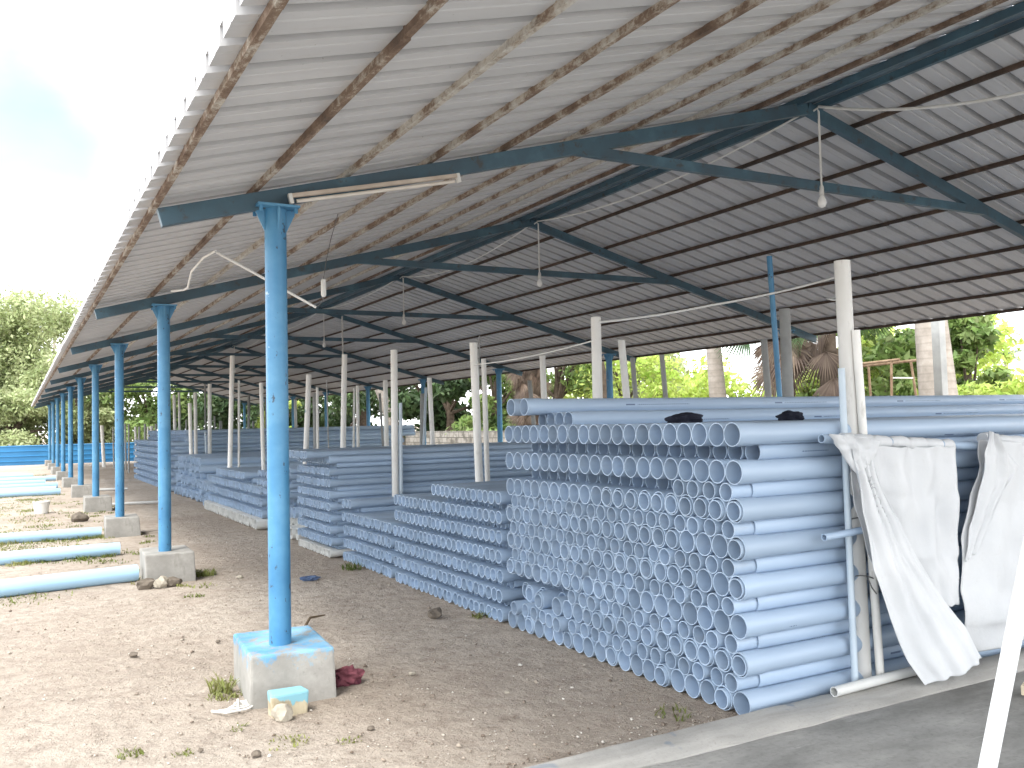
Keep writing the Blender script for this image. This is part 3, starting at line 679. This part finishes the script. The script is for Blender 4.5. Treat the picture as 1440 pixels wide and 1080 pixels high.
# ------------------------------------------------------------------ lamps, conduit
for i in range(6):
    y = Y1+i*SP; e = empty('pendant_lamp', (.11, y-.03, 4.0)); tag(e, f'bare bulb on a white drop tube at the {["nearest", "second", "third", "fourth", "fifth", "sixth"][i]} roof frame', 'lamp', 'bulbs hanging from the ridge')
    b = MB(); b.tube([(-.06, 0, .0), (-.015, 0, .03), (0, 0, 0), (0, 0, -.62)], .009, 8); b.build('drop_tube', M['conduit'], e, smooth=True)
    b = MB(); b.tube([(0, 0, -.61), (0, 0, -.63), (0, 0, -.69)], [.012, .02, .02], 10); b.build('holder', M['holder'], e, smooth=True)
    b = MB(); b.tube([(0, 0, -.69), (0, 0, -.71), (0, 0, -.735), (0, 0, -.765), (0, 0, -.79), (0, 0, -.8)], [.014, .022, .034, .037, .026, .006], 14); b.build('bulb', M['bulb'], e, smooth=True, sharp=80)
    b = MB(); y2 = y-SP; sag = .42 if i == 0 else .1+.05*(i % 3)
    pts = [(.08+.01*math.sin(t*6), y-.06+(y2-y+.12)*t, 4.03-sag*4*t*(1-t)+(0 if i else -.15*t)) for t in np.linspace(0, 1, 18)]
    b.tube(pts, .012 if i == 0 else .009, 8); tag(b.build('conduit', M['conduit'], smooth=True), f'white conduit sagging along the ridge, {["nearest", "second nearest", "third nearest", "fourth nearest", "fifth nearest", "sixth nearest"][i]} span', 'conduit', 'white conduit along the ridge')
t = empty('tube_lamp', (-3.76, 5.10, 2.935)); t.rotation_euler = (0, -math.atan(.225), 0)
tag(t, 'dusty tube lamp fixed under the nearest left rafter', 'lamp')
b = MB(); b.beam((-.54, 0, .02), (.54, 0, .02), .034, .024); b.build('batten', M['batten'], t, bevel=.004)
b = MB(); b.tube([(-.52, 0, -.014), (.52, 0, -.014)], .011, 12); b.build('glass_tube', M['tube'], t, smooth=True)
for sx in (-1, 1): b = MB(); b.box(sx*.55-.012, sx*.55+.012, -.015, .015, -.026, .034); b.build('end_cap', M['holder'], t, bevel=.004)
b = MB(); b.tube([(-4.45, 6.5, 2.745), (-4.2, 6.5, 2.62), (-3.74, 6.5, 2.385)], .010, 10); tag(b.build('hanging_conduit', M['conduit'], smooth=True), 'white tube hanging down slantwise behind the nearest column', 'conduit')
b = MB(); b.tube([(-4.46, 6.48, 2.75), (-4.5, 6.7, 2.74), (-4.52, 7.1, 2.70), (-4.5, 7.4, 2.62), (-4.47, 7.8, 2.66), (-4.49, 8.3, 2.72)], .009, 10); tag(b.build('loose_conduit', M['conduit'], smooth=True), 'loose bent white conduit under the eave purlin by the second frame', 'conduit')
e = empty('hanging_switch', (-3.68, 6.5, 2.6)); tag(e, 'small white switch hanging on a wire right of the nearest column', 'switch')
b = MB(); b.tube([(0, 0, -.135), (0, 0, -.12), (0, 0, -.01), (0, 0, 0)], [.012, .02, .02, .012], 10); b.build('switch_body', M['holder'], e, smooth=True, sharp=50)
b = MB(); b.tube([(0, 0, 0), (.02, 0, .12), (.06, 0, .3), (.12, 0, .5)], .003, 5); b.tube([(0, 0, -.13), (-.01, 0, -.17), (-.04, 0, -.2), (-.06, 0, -.21)], .004, 5); b.build('wire', M['wire'], e)
def cable(name, pts, r, lab, mat='conduit', steps=10):
    out = []
    for a, c in zip(pts[:-1], pts[1:]):
        a, c = Vector(a), Vector(c)
        for i in range(steps): t_ = i/steps; p = a.lerp(c, t_); p.z -= .03*4*t_*(1-t_)*(a-c).length*.4; out.append(p)
    out.append(Vector(pts[-1])); b = MB(); b.tube(out, r, 6); tag(b.build(name, M[mat], smooth=True), lab, 'cable')
cable('cable', [(-1.56, 8.26, 2.10), (-1.65, 5.90, 2.14)], .006, 'white cable strung from the leaf-marked post to the green-marked post')
cable('cable', [(-1.62, 5.90, 2.28), (-.54, 5.84, 2.45), (1.03, 5.8, 2.79)], .010, 'twisted white cable running up from the green-marked post to the roof')
cable('cable', [(1.03, 5.76, 2.6), (-.5, 4.6, 2.35), (-1.68, 3.40, 2.2)], .005, 'thin cable reaching the tall front post from behind')
cable('cable', [(-2.5, 15.5, 2.5), (-1.9, 17, 2.75), (-.5, 18.85, 3.3)], .005, 'thin sagging cable near the tallest post between the columns')

# ------------------------------------------------------------------ white plank at right front
b = MB(); b.beam((-3.945, 1.351, .047), (-2.925, 1.156, 3.255), .026, .032, up=(.3, 1, 0)); tag(b.build('leaning_plank', M['white_paint'], bevel=.004), 'white painted wooden batten leaning close to the camera at the right edge', 'plank')
b = MB(); b.box(-.075, .075, -.05, .05, 0, .05); o = b.build('wood_offcut', M['raw_wood'], bevel=.006, loc=(-1.10, 2.82, .047)); o.rotation_euler.z = .4; tag(o, 'pale wooden offcut on the concrete floor at the right edge', 'wood')

# ------------------------------------------------------------------ small things on the ground
def rock(name, x, y, s, lab, mat='rock', seed=0, flat=.65, cat='stone', group='loose stones on the dirt'):
    o = lump(name, M[mat], s, s*.8, s*flat, seed, .45, 1.6, 2, loc=(x, y, s*flat*.55)); tag(o, lab, cat, group); return o
b = MB(); b.box(-.1, .1, -.05, .05, -.02, .115)
for k in range(8): b.v[k] = (b.v[k][0]+random.Random(k).uniform(-.012, .012), b.v[k][1], b.v[k][2]+random.Random(k+9).uniform(-.008, .008))
o = b.build('brick', M['brick'], bevel=.012, loc=(-4.43, 4.80, 0)); o.rotation_euler.z = .12; tag(o, 'small broken block with turquoise paint on top against the nearest footing', 'brick')
rock('stone', -4.485, 4.70, .055, 'pale angular stone leaning on the turquoise-topped block', seed=2, flat=.9)
rock('stone', -4.60, 9.30, .09, 'dark brown clod at the left foot of the second footing', 'rock_dark', 5)
rock('stone', -4.36, 9.27, .08, 'dark flat stone before the second footing', 'rock_dark', 6)
rock('stone', -4.47, 9.24, .065, 'pale pointed shard before the second footing', 'rock', 7, 1.0)
rock('stone', -4.75, 16.9, .14, 'dark lump on the grass by the fourth footing', 'rock_dark', 8)
rock('stone', -2.82, 6.52, .06, 'brown lump on the dirt before the second stack', 'rock_dark', 9)
for i, (x, y, s, lab) in enumerate(((-5.0, 6.55, .035, 'dark pebble far left of the nearest column'), (-4.44, 6.62, .022, 'dark pebble left of the nearest column shaft'), (-4.72, 4.25, .03, 'dark small stone below the grass tuft in the foreground'), (-4.93, 4.45, .018, 'tiny dark stone at lower left foreground'),
        (-3.6, 5.1, .026, 'small stone right of the nearest footing'), (-3.3, 4.45, .02, 'pale pebble in the shaded foreground dirt'), (-4.15, 4.3, .024, 'brown pebble below the nearest footing'), (-3.72, 9.3, .04, 'stone on the path beside the second footing'))):
    rock('stone', x, y, s*.8, lab, 'rock_dark' if 'dark' in lab or 'brown' in lab else 'rock', 20+i)
o = lump('rag', M['rag_red'], .085, .07, .055, 4, .6, 2.6, 3, loc=(-3.99, 5.14, .035)); tag(o, 'crumpled maroon rag beside the nearest footing', 'rag')
o = lump('rag', M['rag_blue'], .09, .05, .022, 6, .6, 2.6, 3, loc=(-3.17, 8.75, .02)); tag(o, 'small blue rag on the dirt before the third stack', 'rag')
b = MB(); b.tube([(-3.98, 6.35, .015), (-3.82, 6.62, .03), (-3.7, 6.9, .03), (-3.55, 7.0, .015)], [.012, .012, .01, .005], 6); tag(b.build('stick', M['stick'], smooth=True), 'dark curved stick behind the nearest footing', 'stick')
b = MB(); b.tube([(-4.95, 10.6, .02), (-4.6, 10.2, .06)], .014, 6); tag(b.build('stick', M['stick'], smooth=True), 'straight stick lying between two sky blue pipes', 'stick')
b = MB()
for i in range(5): b.tube([(-4.78+.03*i, 5.0-.02*i, .012), (-4.72+.02*i, 4.9+.03*i, .02+.006*i), (-4.62, 4.92+.04*i, .014), (-4.53, 4.99+.015*i, .02)], .006, 5)
tag(b.build('twine', M['bucket'], smooth=True), 'tangled white twine at the left foot of the nearest footing', 'twine')
bk = empty('bucket', (-5.28, 19.04, 0)); tag(bk, 'white bucket standing on the grass left of the footings', 'bucket')
b = MB(); n = 20
for z, r in ((0, .115), (.2, .14), (.205, .147), (.225, .147), (.225, .135), (.03, .108)):
    for k in range(n): b.v.append((r*math.cos(k*2*math.pi/n), r*math.sin(k*2*math.pi/n), z))
for i in range(5):
    for k in range(n): q_ = (k+1) % n; b.f.append((i*n+k, i*n+q_, (i+1)*n+q_, (i+1)*n+k))
b.f.append(tuple(range(n))[::-1]); b.f.append(tuple(5*n+k for k in range(n))); b.build('body', M['bucket'], bk, smooth=True)
b = MB(); b.tube([(.145*math.cos(a), -.02-.05*math.sin(a), .215-.10*math.sin(a)) for a in np.linspace(0, math.pi, 12)], .004, 5); b.build('handle', M['wire'], bk)

# gravel: tiny stones and crumbs
rs = np.random.default_rng(4); vs = []; qs = []
tet = np.array([(1, 0, -.5), (-.6, .9, -.5), (-.5, -.9, -.5), (.1, .05, .9), (.7, .6, .3), (-.8, 0, .35), (.2, -.8, .4)], dtype=float)
tri = [(0, 4, 3), (4, 1, 3), (1, 5, 3), (5, 2, 3), (2, 6, 3), (6, 0, 3), (0, 1, 4), (1, 2, 5), (2, 0, 6), (0, 2, 1)]
for i in range(3400):
    y = 3.5+10*rs.random()**1.7; x = rs.uniform(-6.6 if y > 5 else -5.4, -2.6); s = rs.choice([.005, .007, .010, .015], p=[.6, .28, .1, .02])*(.7+.6*rs.random())
    a = rs.uniform(0, 6.28); ca, sa = math.cos(a), math.sin(a); t_ = tet*(s, s*.8, s*.6)*(1+.25*rs.standard_normal((7, 3)))
    p = np.stack([t_[:, 0]*ca-t_[:, 1]*sa+x, t_[:, 0]*sa+t_[:, 1]*ca+y, t_[:, 2]+height(x, y)+s*.12], -1)
    o_ = len(vs)*7; vs.append(p); qs += [(u+o_, v+o_, w_+o_) for u, v, w_ in tri]
m = Mat('gravel', .95, .1); c = m.ramp(m.island(), [(0, (.16, .125, .1)), (.5, (.33, .28, .23)), (.85, (.45, .4, .34)), (1, (.66, .63, .58))]); m.color(c)
tag(np_mesh('gravel', np.concatenate(vs), qs, m.m), 'tiny stones and crumbs scattered over the dirt', 'gravel', kind='stuff')

# grass
def blades(spots, seed):
    r_ = np.random.default_rng(seed); V = []; Q = []
    for (x, y, rad, n, hgt) in spots:
        for i in range(n):
            a = r_.uniform(0, 6.28); d = rad*math.sqrt(r_.random()); px, py = x+d*math.cos(a), y+d*math.sin(a); h = hgt*(.4+.8*r_.random()); b_ = r_.uniform(0, 6.28); w_ = .0035+.002*r_.random()*(1 if y < 8 else 2)
            dx, dy = math.cos(b_), math.sin(b_); l = h*r_.uniform(.3, 1.7); z0 = height(px, py)-.005
            k = len(V); V += [(px-dy*w_, py+dx*w_, z0), (px+dy*w_, py-dx*w_, z0), (px+dx*l*.4+dy*w_*.8, py+dy*l*.4-dx*w_*.8, z0+h*.6), (px+dx*l*.4-dy*w_*.8, py+dy*l*.4+dx*w_*.8, z0+h*.6), (px+dx*l+dy*.0006, py+dy*l, z0+h), (px+dx*l-dy*.0006, py+dy*l, z0+h)]
            Q += [(k, k+1, k+2, k+3), (k+3, k+2, k+4, k+5)]
    return V, Q
rg = random.Random(2); spots = [(-4.66, 5.25, .10, 90, .035), (-4.62, 5.5, .09, 80, .03), (-5.22, 4.62, .07, 50, .018), (-5.0, 4.47, .05, 30, .014), (-4.55, 4.33, .11, 60, .018), (-4.3, 4.2, .07, 30, .015), (-4.7, 4.7, .05, 25, .015), (-2.6, 9.2, .12, 60, .08), (-2.55, 6.3, .08, 40, .05), (-2.75, 3.7, .1, 40, .03), (-3.98, 9.75, .12, 110, .07), (-4.66, 5.35, .06, 50, .08)]
for i in range(760):
    y = rg.uniform(9.2, 36); x = rg.uniform(-9 if y > 14 else -6.6, -4.75)
    if noise.noise(Vector((x*.7, y*.5, 2))) > (-.22 if 13 < y < 25 else .0)+max(0, (x+5.2)*.5): spots.append((x, y, rg.uniform(.15, .4), int(26+y*.8), rg.uniform(.015, .04)))
for i in range(70): y = rg.uniform(8.5, 22); spots.append((rg.uniform(-4.9, -3.95), y, rg.uniform(.06, .16), 28, .03))
for yy in (9.88, 12.0, 14.2):
    for i in range(26): spots.append((rg.uniform(-6.4, -4.6), yy+rg.uniform(-.2, .2), .08, 26, .05))
V, Q = blades(spots, 3); tag(np_mesh('grass', V, Q, M['grass']), 'thin patches of short dry grass along the left side of the shed', 'grass', kind='stuff')

# ------------------------------------------------------------------ fence and walls
fe = empty('sheet_fence', (-6, 48.6, 0)); tag(fe, 'low bright blue fence of ribbed metal sheet across the far end', 'fence')
b = MB(); zs = []
z = 0.0
while z < .96: zs += [(z, 0), (z+.15, 0), (z+.165, -.03), (z+.195, -.03), (z+.21, 0)]; z += .24
zs = [(min(z_, .98), d_) for z_, d_ in zs]
for x in (-60, 16):
    for z_, d_ in zs: b.v.append((x, d_, z_))
n = len(zs); b.f += [(i, n+i, n+i+1, i+1) for i in range(n-1)]
o = b.build('sheet_panel', M['fence'], fe); md = o.modifiers.new('thickness', 'SOLIDIFY'); md.thickness = .004
for i in range(-8, 9): b = MB(); b.box(i*3.1-.03, i*3.1+.03, .012, .07, 0, 1.02); b.build('fence_post', M['post_grey'], fe)
b = MB(); b.box(-.1, .1, -7, 7, 0, 1.23)
o = b.build('block_wall', M['blocks'], loc=(8.2, 27, 0)); tag(o, 'low weathered wall of whitewashed concrete blocks behind the shed', 'wall')
fr = empty('trestle', (7.5, 10.6, 0)); tag(fr, 'rusty tube trestle with rungs standing outside right of the front post', 'trestle')
for (sx, sy) in ((-.5, -.55), (-.5, .55), (.5, -.55), (.5, .55)): b = MB(); b.tube([(sx*.5, sy*.8, 2.38), (sx, sy, 0)], .022, 8); b.build('leg', M['rust_pipe'], fr, smooth=True)
for sx in (-.25, .25): b = MB(); b.tube([(sx, -.6, 2.4), (sx, .6, 2.37)], .024, 8); b.build('top_bar', M['rust_pipe'], fr, smooth=True)
for z in (2.1, 1.75, 1.4, 1.05, .7): f_ = (2.38-z)/2.38; b = MB(); b.tube([(-.25-.25*f_, -.44-.11*f_, z), (.25+.25*f_, -.44-.11*f_, z)], .014, 6); b.build('rung', M['conduit'], fr, smooth=True)
b = MB(); b.beam((5.72, 8.14, 0), (5.68, 8.14, 3.6), .13, .13, up=(0, 1, 0)); tag(b.build('concrete_post', M['post_grey'], bevel=.01), 'square grey concrete post before the thick palm trunk at right', 'post')

# ------------------------------------------------------------------ trees
def leaf_cloud(centres, n, size, r_, up=.35, asp=.45):
    """diamond leaves scattered round clump centres [(x, y, z, rx, ry, rz)]"""
    C = np.array(centres); w = (C[:, 3]*C[:, 4]+C[:, 3]*C[:, 5]); pick = r_.choice(len(C), n, p=w/w.sum())
    d = r_.standard_normal((n, 3)); d /= np.linalg.norm(d, axis=1)[:, None]
    rad = np.clip(1-np.abs(r_.normal(0, .28, n)), .05, 1.15)*(1+.12*r_.standard_normal(n))
    p = C[pick, :3]+d*rad[:, None]*C[pick, 3:]
    nrm = d*.6+r_.standard_normal((n, 3))*.7+np.array((0, 0, up)); nrm /= np.linalg.norm(nrm, axis=1)[:, None]
    t = np.cross(nrm, r_.standard_normal((n, 3))); t /= np.linalg.norm(t, axis=1)[:, None]; bt = np.cross(nrm, t)
    s = size*(.55+.9*r_.random(n))[:, None]
    v = np.stack([p-t*s, p+bt*s*asp-t*s*.1, p+t*s-nrm*s*.25, p-bt*s*asp-t*s*.1], 1).reshape(-1, 3)
    return v, np.arange(4*n).reshape(-1, 4)
def tree(name, label, cat, x, y, h, cr, z0, n, size, mat, seed, clumps=16, trunk=.16, group=None, bushy=False, lean=(0, 0)):
    r_ = np.random.default_rng(seed); e = empty(name, (x, y, 0)); tag(e, label, cat, group)
    cs = []
    for i in range(clumps):
        a = r_.uniform(0, 6.28); rr_ = cr*math.sqrt(r_.random())*.82; f = r_.random(); zz_ = z0+(h-z0)*(f*.88+.04)
        taper = math.sqrt(max(.12, 1-((zz_-z0)/(h-z0)-.4)**2*2.2)); k = cr*r_.uniform(.22, .42)
        cs.append((rr_*taper*math.cos(a)+lean[0]*f, rr_*taper*math.sin(a)+lean[1]*f, zz_, k, k, k*r_.uniform(.55, .85)))
    v, q_ = leaf_cloud(cs, n, size, r_); np_mesh('crown', v, q_, mat, e)
    b = MB(); zt = z0+(h-z0)*.55
    b.tube([(0, 0, -.1), (.05*h*.2, 0, zt*.5), (lean[0]*.4, lean[1]*.4, zt)], [trunk*1.25, trunk, trunk*.55], 9)
    for c_ in cs[:9]: b.tube([(lean[0]*.2, lean[1]*.2, max(.3, zt*.55)), (c_[0]*.55, c_[1]*.55, (zt*.6+c_[2])*.5), c_[:3]], [trunk*.5, trunk*.3, trunk*.1], 6)
    b.build('stems' if bushy else 'trunk', M['bark'], e, smooth=True); return e
def pos(px, dep): return (-5.68+dep*(.483+.8755*(px-720)/1263), dep*(.8755-.483*(px-720)/1263))
far = 'trees beyond the far end of the shed'
tree('broad_tree', 'tallest pale green tree at the far left beyond the blue fence', 'tree', -5.2, 64, 10.3, 5.0, 1.5, 30000, .135, M['leaf_pale_haze'], 1, 30, .3, far)
tree('broad_tree', 'rounded pale tree at the left picture edge beyond the fence', 'tree', -9.6, 61, 7.2, 4.0, .8, 22000, .135, M['leaf_pale_haze'], 2, 24, .25, far)
tree('broad_tree', 'lower leafy tree close behind the blue fence at left', 'tree', -5.9, 56, 4.6, 2.9, .4, 16000, .12, M['leaf_pale_haze'], 3, 20, .2, far)
tree('broad_tree', 'leafy tree close behind the fence beside the far column row', 'tree', -2.6, 58, 6.6, 3.2, .4, 18000, .12, M['leaf_pale_haze'], 31, 22, .2, far)
tree('dark_tree', 'dark tree behind the far columns under the roof line', 'tree', 1.2, 57, 6.5, 3.5, .2, 11000, .15, M['leaf_mid'], 4, 20, .2, far)
tree('dark_tree', 'dark tree seen between the second and first columns', 'tree', 5.2, 55, 7, 3.6, .2, 11000, .15, M['leaf_dark'], 5, 20, .2, far)
tree('dark_tree', 'dark tree at far end right of the pipe wall posts', 'tree', 9.4, 51, 7, 3.6, .2, 11000, .15, M['leaf_dark'], 6, 20, .2, far)
tree('dark_tree', 'dark tree at the far right corner of the shed', 'tree', 9.8, 44, 7, 3.4, .2, 11000, .14, M['leaf_dark'], 7, 20, .2, far)
tree('small_tree', 'bright yellowish bush showing beside the tallest white post', 'bush', 5.9, 45, 2.9, 1.3, .3, 2600, .13, M['leaf_lime'], 8, 12, .05, None, True)
side = 'trees along the right side of the shed'
tree('dark_tree', 'dark leafy tree behind the far right columns', 'tree', 10.6, 37, 7, 3.4, .2, 11000, .13, M['leaf_dark'], 9, 20, .2, side)
tree('dark_tree', 'dark tree left of the bright green branches by block wall', 'tree', 9.6, 33.0, 6, 2.3, .3, 6000, .16, M['leaf_dark'], 10, 18, .16, side)
tree('broad_tree', 'mid green tree above the left end of the block wall', 'tree', 9.9, 29.5, 5.6, 2.1, .7, 6500, .13, M['leaf_mid'], 11, 18, .14, side)
tree('vine_tree', 'tangled dark trunked tree above the block wall', 'tree', 9.4, 24.6, 5.4, 1.7, 2.2, 3200, .1, M['leaf_mid'], 12, 12, .13, side, lean=(.6, -.6))
tree('feathery_tree', 'airy light green tree right of the dry palm skirt', 'tree', 11.6, 23.8, 5.6, 2.3, .8, 5500, .085, M['leaf_lime'], 13, 26, .1, side)
tree('green_bush', 'bright bush behind the green-marked post', 'bush', 12.6, 22.0, 3.3, 1.9, .2, 4000, .1, M['leaf_lime'], 14, 18, .06, side, True)
tree('green_bush', 'bright bush left of the straight palm trunk', 'bush', 13.2, 19.5, 2.9, 2.0, .2, 4000, .1, M['leaf_lime'], 15, 18, .06, side, True)
tree('green_bush', 'bright lime bush right of the straight palm trunk', 'bush', 9.7, 13.6, 3.25, 1.35, .2, 5500, .085, M['leaf_lime'], 16, 16, .05, side, True)
tree('green_bush', 'low lime bush under the fan palms', 'bush', 9.2, 11.2, 2.35, 1.1, .2, 4000, .08, M['leaf_lime'], 17, 14, .05, side, True)
tree('green_bush', 'low lime bush right of the hanging fan fronds', 'bush', 10.6, 10.7, 2.1, 1.2, .2, 3500, .08, M['leaf_lime'], 27, 12, .05, side, True)
tree('leafy_tree', 'green leafy tree behind the rusty trestle', 'tree', 10.4, 12.9, 4.3, 1.5, .5, 6500, .1, M['leaf_mid'], 18, 24, .1, side)
tree('leafy_tree', 'yellow green tree overlapping the trestle tree at left', 'tree', 14.4, 14.8, 4.6, 2.3, .5, 5500, .11, M['leaf_lime'], 28, 24, .1, side)
tree('leafy_tree', 'green tree right of the thick palm trunk', 'tree', 12.9, 12.6, 3.9, 1.0, .4, 4500, .11, M['leaf_mid'], 19, 20, .1, side)
tree('leafy_tree', 'sunny lower tree at the right picture edge', 'tree', 15.5, 13.4, 2.3, 1.0, .3, 2800, .11, M['leaf_lime'], 20, 18, .1, side)
tree('distant_tree', 'hazy distant tree row on the right horizon', 'tree', 44, 26, 3.6, 5, .2, 3500, .3, M['leaf_pale_haze'], 21, 16, .2, side)
tree('distant_tree', 'distant tree behind the bright bushes left of palms', 'tree', 22, 38, 5.0, 4.5, .2, 4500, .3, M['leaf_pale_haze'], 22, 18, .2, side)
tree('distant_tree', 'distant tree glimpsed past the straight palm trunk', 'tree', 27, 28, 4.0, 4, .2, 4000, .3, M['leaf_pale_haze'], 23, 18, .2, side)

def frond_set(b_or, n, length, r_, origin, el=(-.6, 1.1)):      # feather fronds
    V = []; Q = []
    for i in range(n):
        a = i*2.4+r_.uniform(-.2, .2); e0 = r_.uniform(*el); d = np.array((math.cos(a), math.sin(a))); L_ = length*r_.uniform(.8, 1.1); prev = None
        for s in range(15):
            t = s/14; ang = e0-t*t*1.5; 
            p = np.array((*(d*L_*t*math.cos(e0*.6)), L_*(t*math.sin(e0)-.55*t*t*L_/length)))+origin
            if prev is not None:
                side_ = np.array((-d[1], d[0], 0)); ll = L_*.2*math.sin(math.pi*min(1, t*.9+.1))+.05
                for sg in (-1, 1):
                    for q3 in range(3):
                        b0 = prev+(p-prev)*(q3/3); tip = b0+side_*sg*ll+np.array((d[0]*.12, d[1]*.12, -.45*ll)); w_ = (p-prev)*.14; k = len(V)
                        V += [b0, b0+w_, tip+w_*.2, tip]; Q.append((k, k+1, k+2, k+3))
            prev = p
    return V, Q
def palm(label, x, y, h, r, lean, seed, name='coconut_palm', crown=True, flen=3.0, group='palms beside the shed'):
    e = empty(name, (x, y, 0)); tag(e, label, 'palm', group); b = MB(); n = 14
    b.tube([(lean[0]*(t**1.4), lean[1]*t, h*t-.1) for t in np.linspace(0, 1, n)], [r*(1.35-.5*min(1, t*2.2)-.12*t) for t in np.linspace(0, 1, n)], 18); b.build('trunk', M['palm_bark'], e, smooth=True)
    if crown: V, Q = frond_set(None, 20, flen, np.random.default_rng(seed), np.array((lean[0], lean[1], h-.1))); np_mesh('crown', V, Q, M['leaf_palm'], e)
    return e
x, y = pos(1015, 18.6); palm('straight pale palm trunk behind the near stack, left of the fan palms', x, y, 9, .165, (-.5, .25), 1)
x, y = pos(1328, 14.2); palm('thickest palm trunk behind the square concrete post at right', x, y, 9, .26, (-.12, .5), 2)
palm('slanting palm trunk behind the far right columns', 8.2, 34.5, 7, .24, (-2.6, 1.0), 3)
x, y = pos(1412, 44); palm('small far palm at the right edge against the white sky', x, y, 4.4, .12, (.3, 0), 4, flen=1.7)
x, y = pos(72, 78); palm('faint palm crown rising above the pale trees at far left', x, y, 11.2, .16, (.3, 0), 5, flen=2.2)
x, y = pos(22, 76); palm('second faint palm crown at the left picture edge', x, y, 8.6, .16, (.3, 0), 6, flen=2.2)
def fan(V, Q, c_, d, size, r_, blades_=22, spread=2.3):
    d = d/np.linalg.norm(d); s = np.cross(d, r_.standard_normal(3)); s /= np.linalg.norm(s)
    for i in range(blades_):
        a = (i/(blades_-1)-.5)*spread; v = d*math.cos(a)+s*math.sin(a); L_ = size*(.75+.25*math.cos(a))*r_.uniform(.9, 1.05); nn = np.cross(d, s)
        w_ = np.cross(v, nn)*size*.026; mid = c_+v*L_*.6; tip = c_+v*L_+np.array((0, 0, -.16*L_)); k = len(V)
        V += [c_-w_*.2, c_+w_*.2, mid+w_, tip+w_*.1, tip-w_*.1, mid-w_]; Q += [(k, k+1, k+2, k+5), (k+5, k+2, k+3, k+4)]
def fan_palm(label, x, y, h, r, seed, ndry, ngreen, drop=1.5, size=.8):
    e = empty('fan_palm', (x, y, 0)); tag(e, label, 'palm', 'fan palms beside the shed'); r_ = np.random.default_rng(seed)
    b = MB(); b.tube([(0, 0, -.1), (.03, 0, h*.5), (0, 0, h)], [r*1.1, r, r*1.05], 14); b.build('trunk', M['bark'], e, smooth=True)
    for nm, cnt, mt in (('dry_fronds', ndry, 'leaf_dry'), ('green_fronds', ngreen, 'leaf_palm')):
        V = []; Q = []
        for i in range(cnt):
            a = r_.uniform(0, 6.28); dr = np.array((math.cos(a), math.sin(a), 0.))
            if nm == 'dry_fronds': z = h-.1-drop*r_.random(); c_ = np.array((0, 0, z))+dr*(r+.12*r_.random()); d = dr*.25+np.array((0, 0, -1.))+.2*r_.standard_normal(3)
            else: z = h+.1*r_.random(); el = r_.uniform(-.4, 1.2); c_ = np.array((0, 0, z))+(dr*math.cos(el)+np.array((0, 0, math.sin(el))))*.75; d = dr*math.cos(el)+np.array((0, 0, math.sin(el)-.2))
            fan(V, Q, c_, d, size*r_.uniform(.8, 1.15), r_)
        np_mesh(nm, V, Q, M[mt], e)
    return e
x, y = pos(1105, 17.5); fan_palm('fan palm with drooping brown fronds behind the thin blue pole', x, y, 3.3, .16, 1, 20, 16, .8, .68)
x, y = pos(1165, 16.8); fan_palm('darker fan palm just left of the front white post', x, y, 3.3, .16, 2, 9, 24, 1.2, .66)
x, y = pos(746, 25.5); fan_palm('palm trunk wrapped in a long skirt of dry hanging fronds', x, y, 4.6, .26, 3, 110, 16, 3.4, .5)
x, y = pos(868, 24); b = MB(); b.tube([(0, 0, 0), (-.3, .1, 2), (-.8, .1, 4.4)], [.2, .17, .13], 10); 
e = empty('bare_tree', (x, y, 0)); tag(e, 'dark slanting bare trunk right of the green-marked post', 'tree'); b.build('trunk', M['bark'], e, smooth=True)
v, q_ = leaf_cloud([(-.9, 0, 4.6, 1, 1, .5), (-1.3, .4, 5.2, .9, .9, .5), (-.4, -.3, 5.1, .9, .9, .5)], 1500, .12, np.random.default_rng(77)); np_mesh('crown', v, q_, M['leaf_mid'], e)
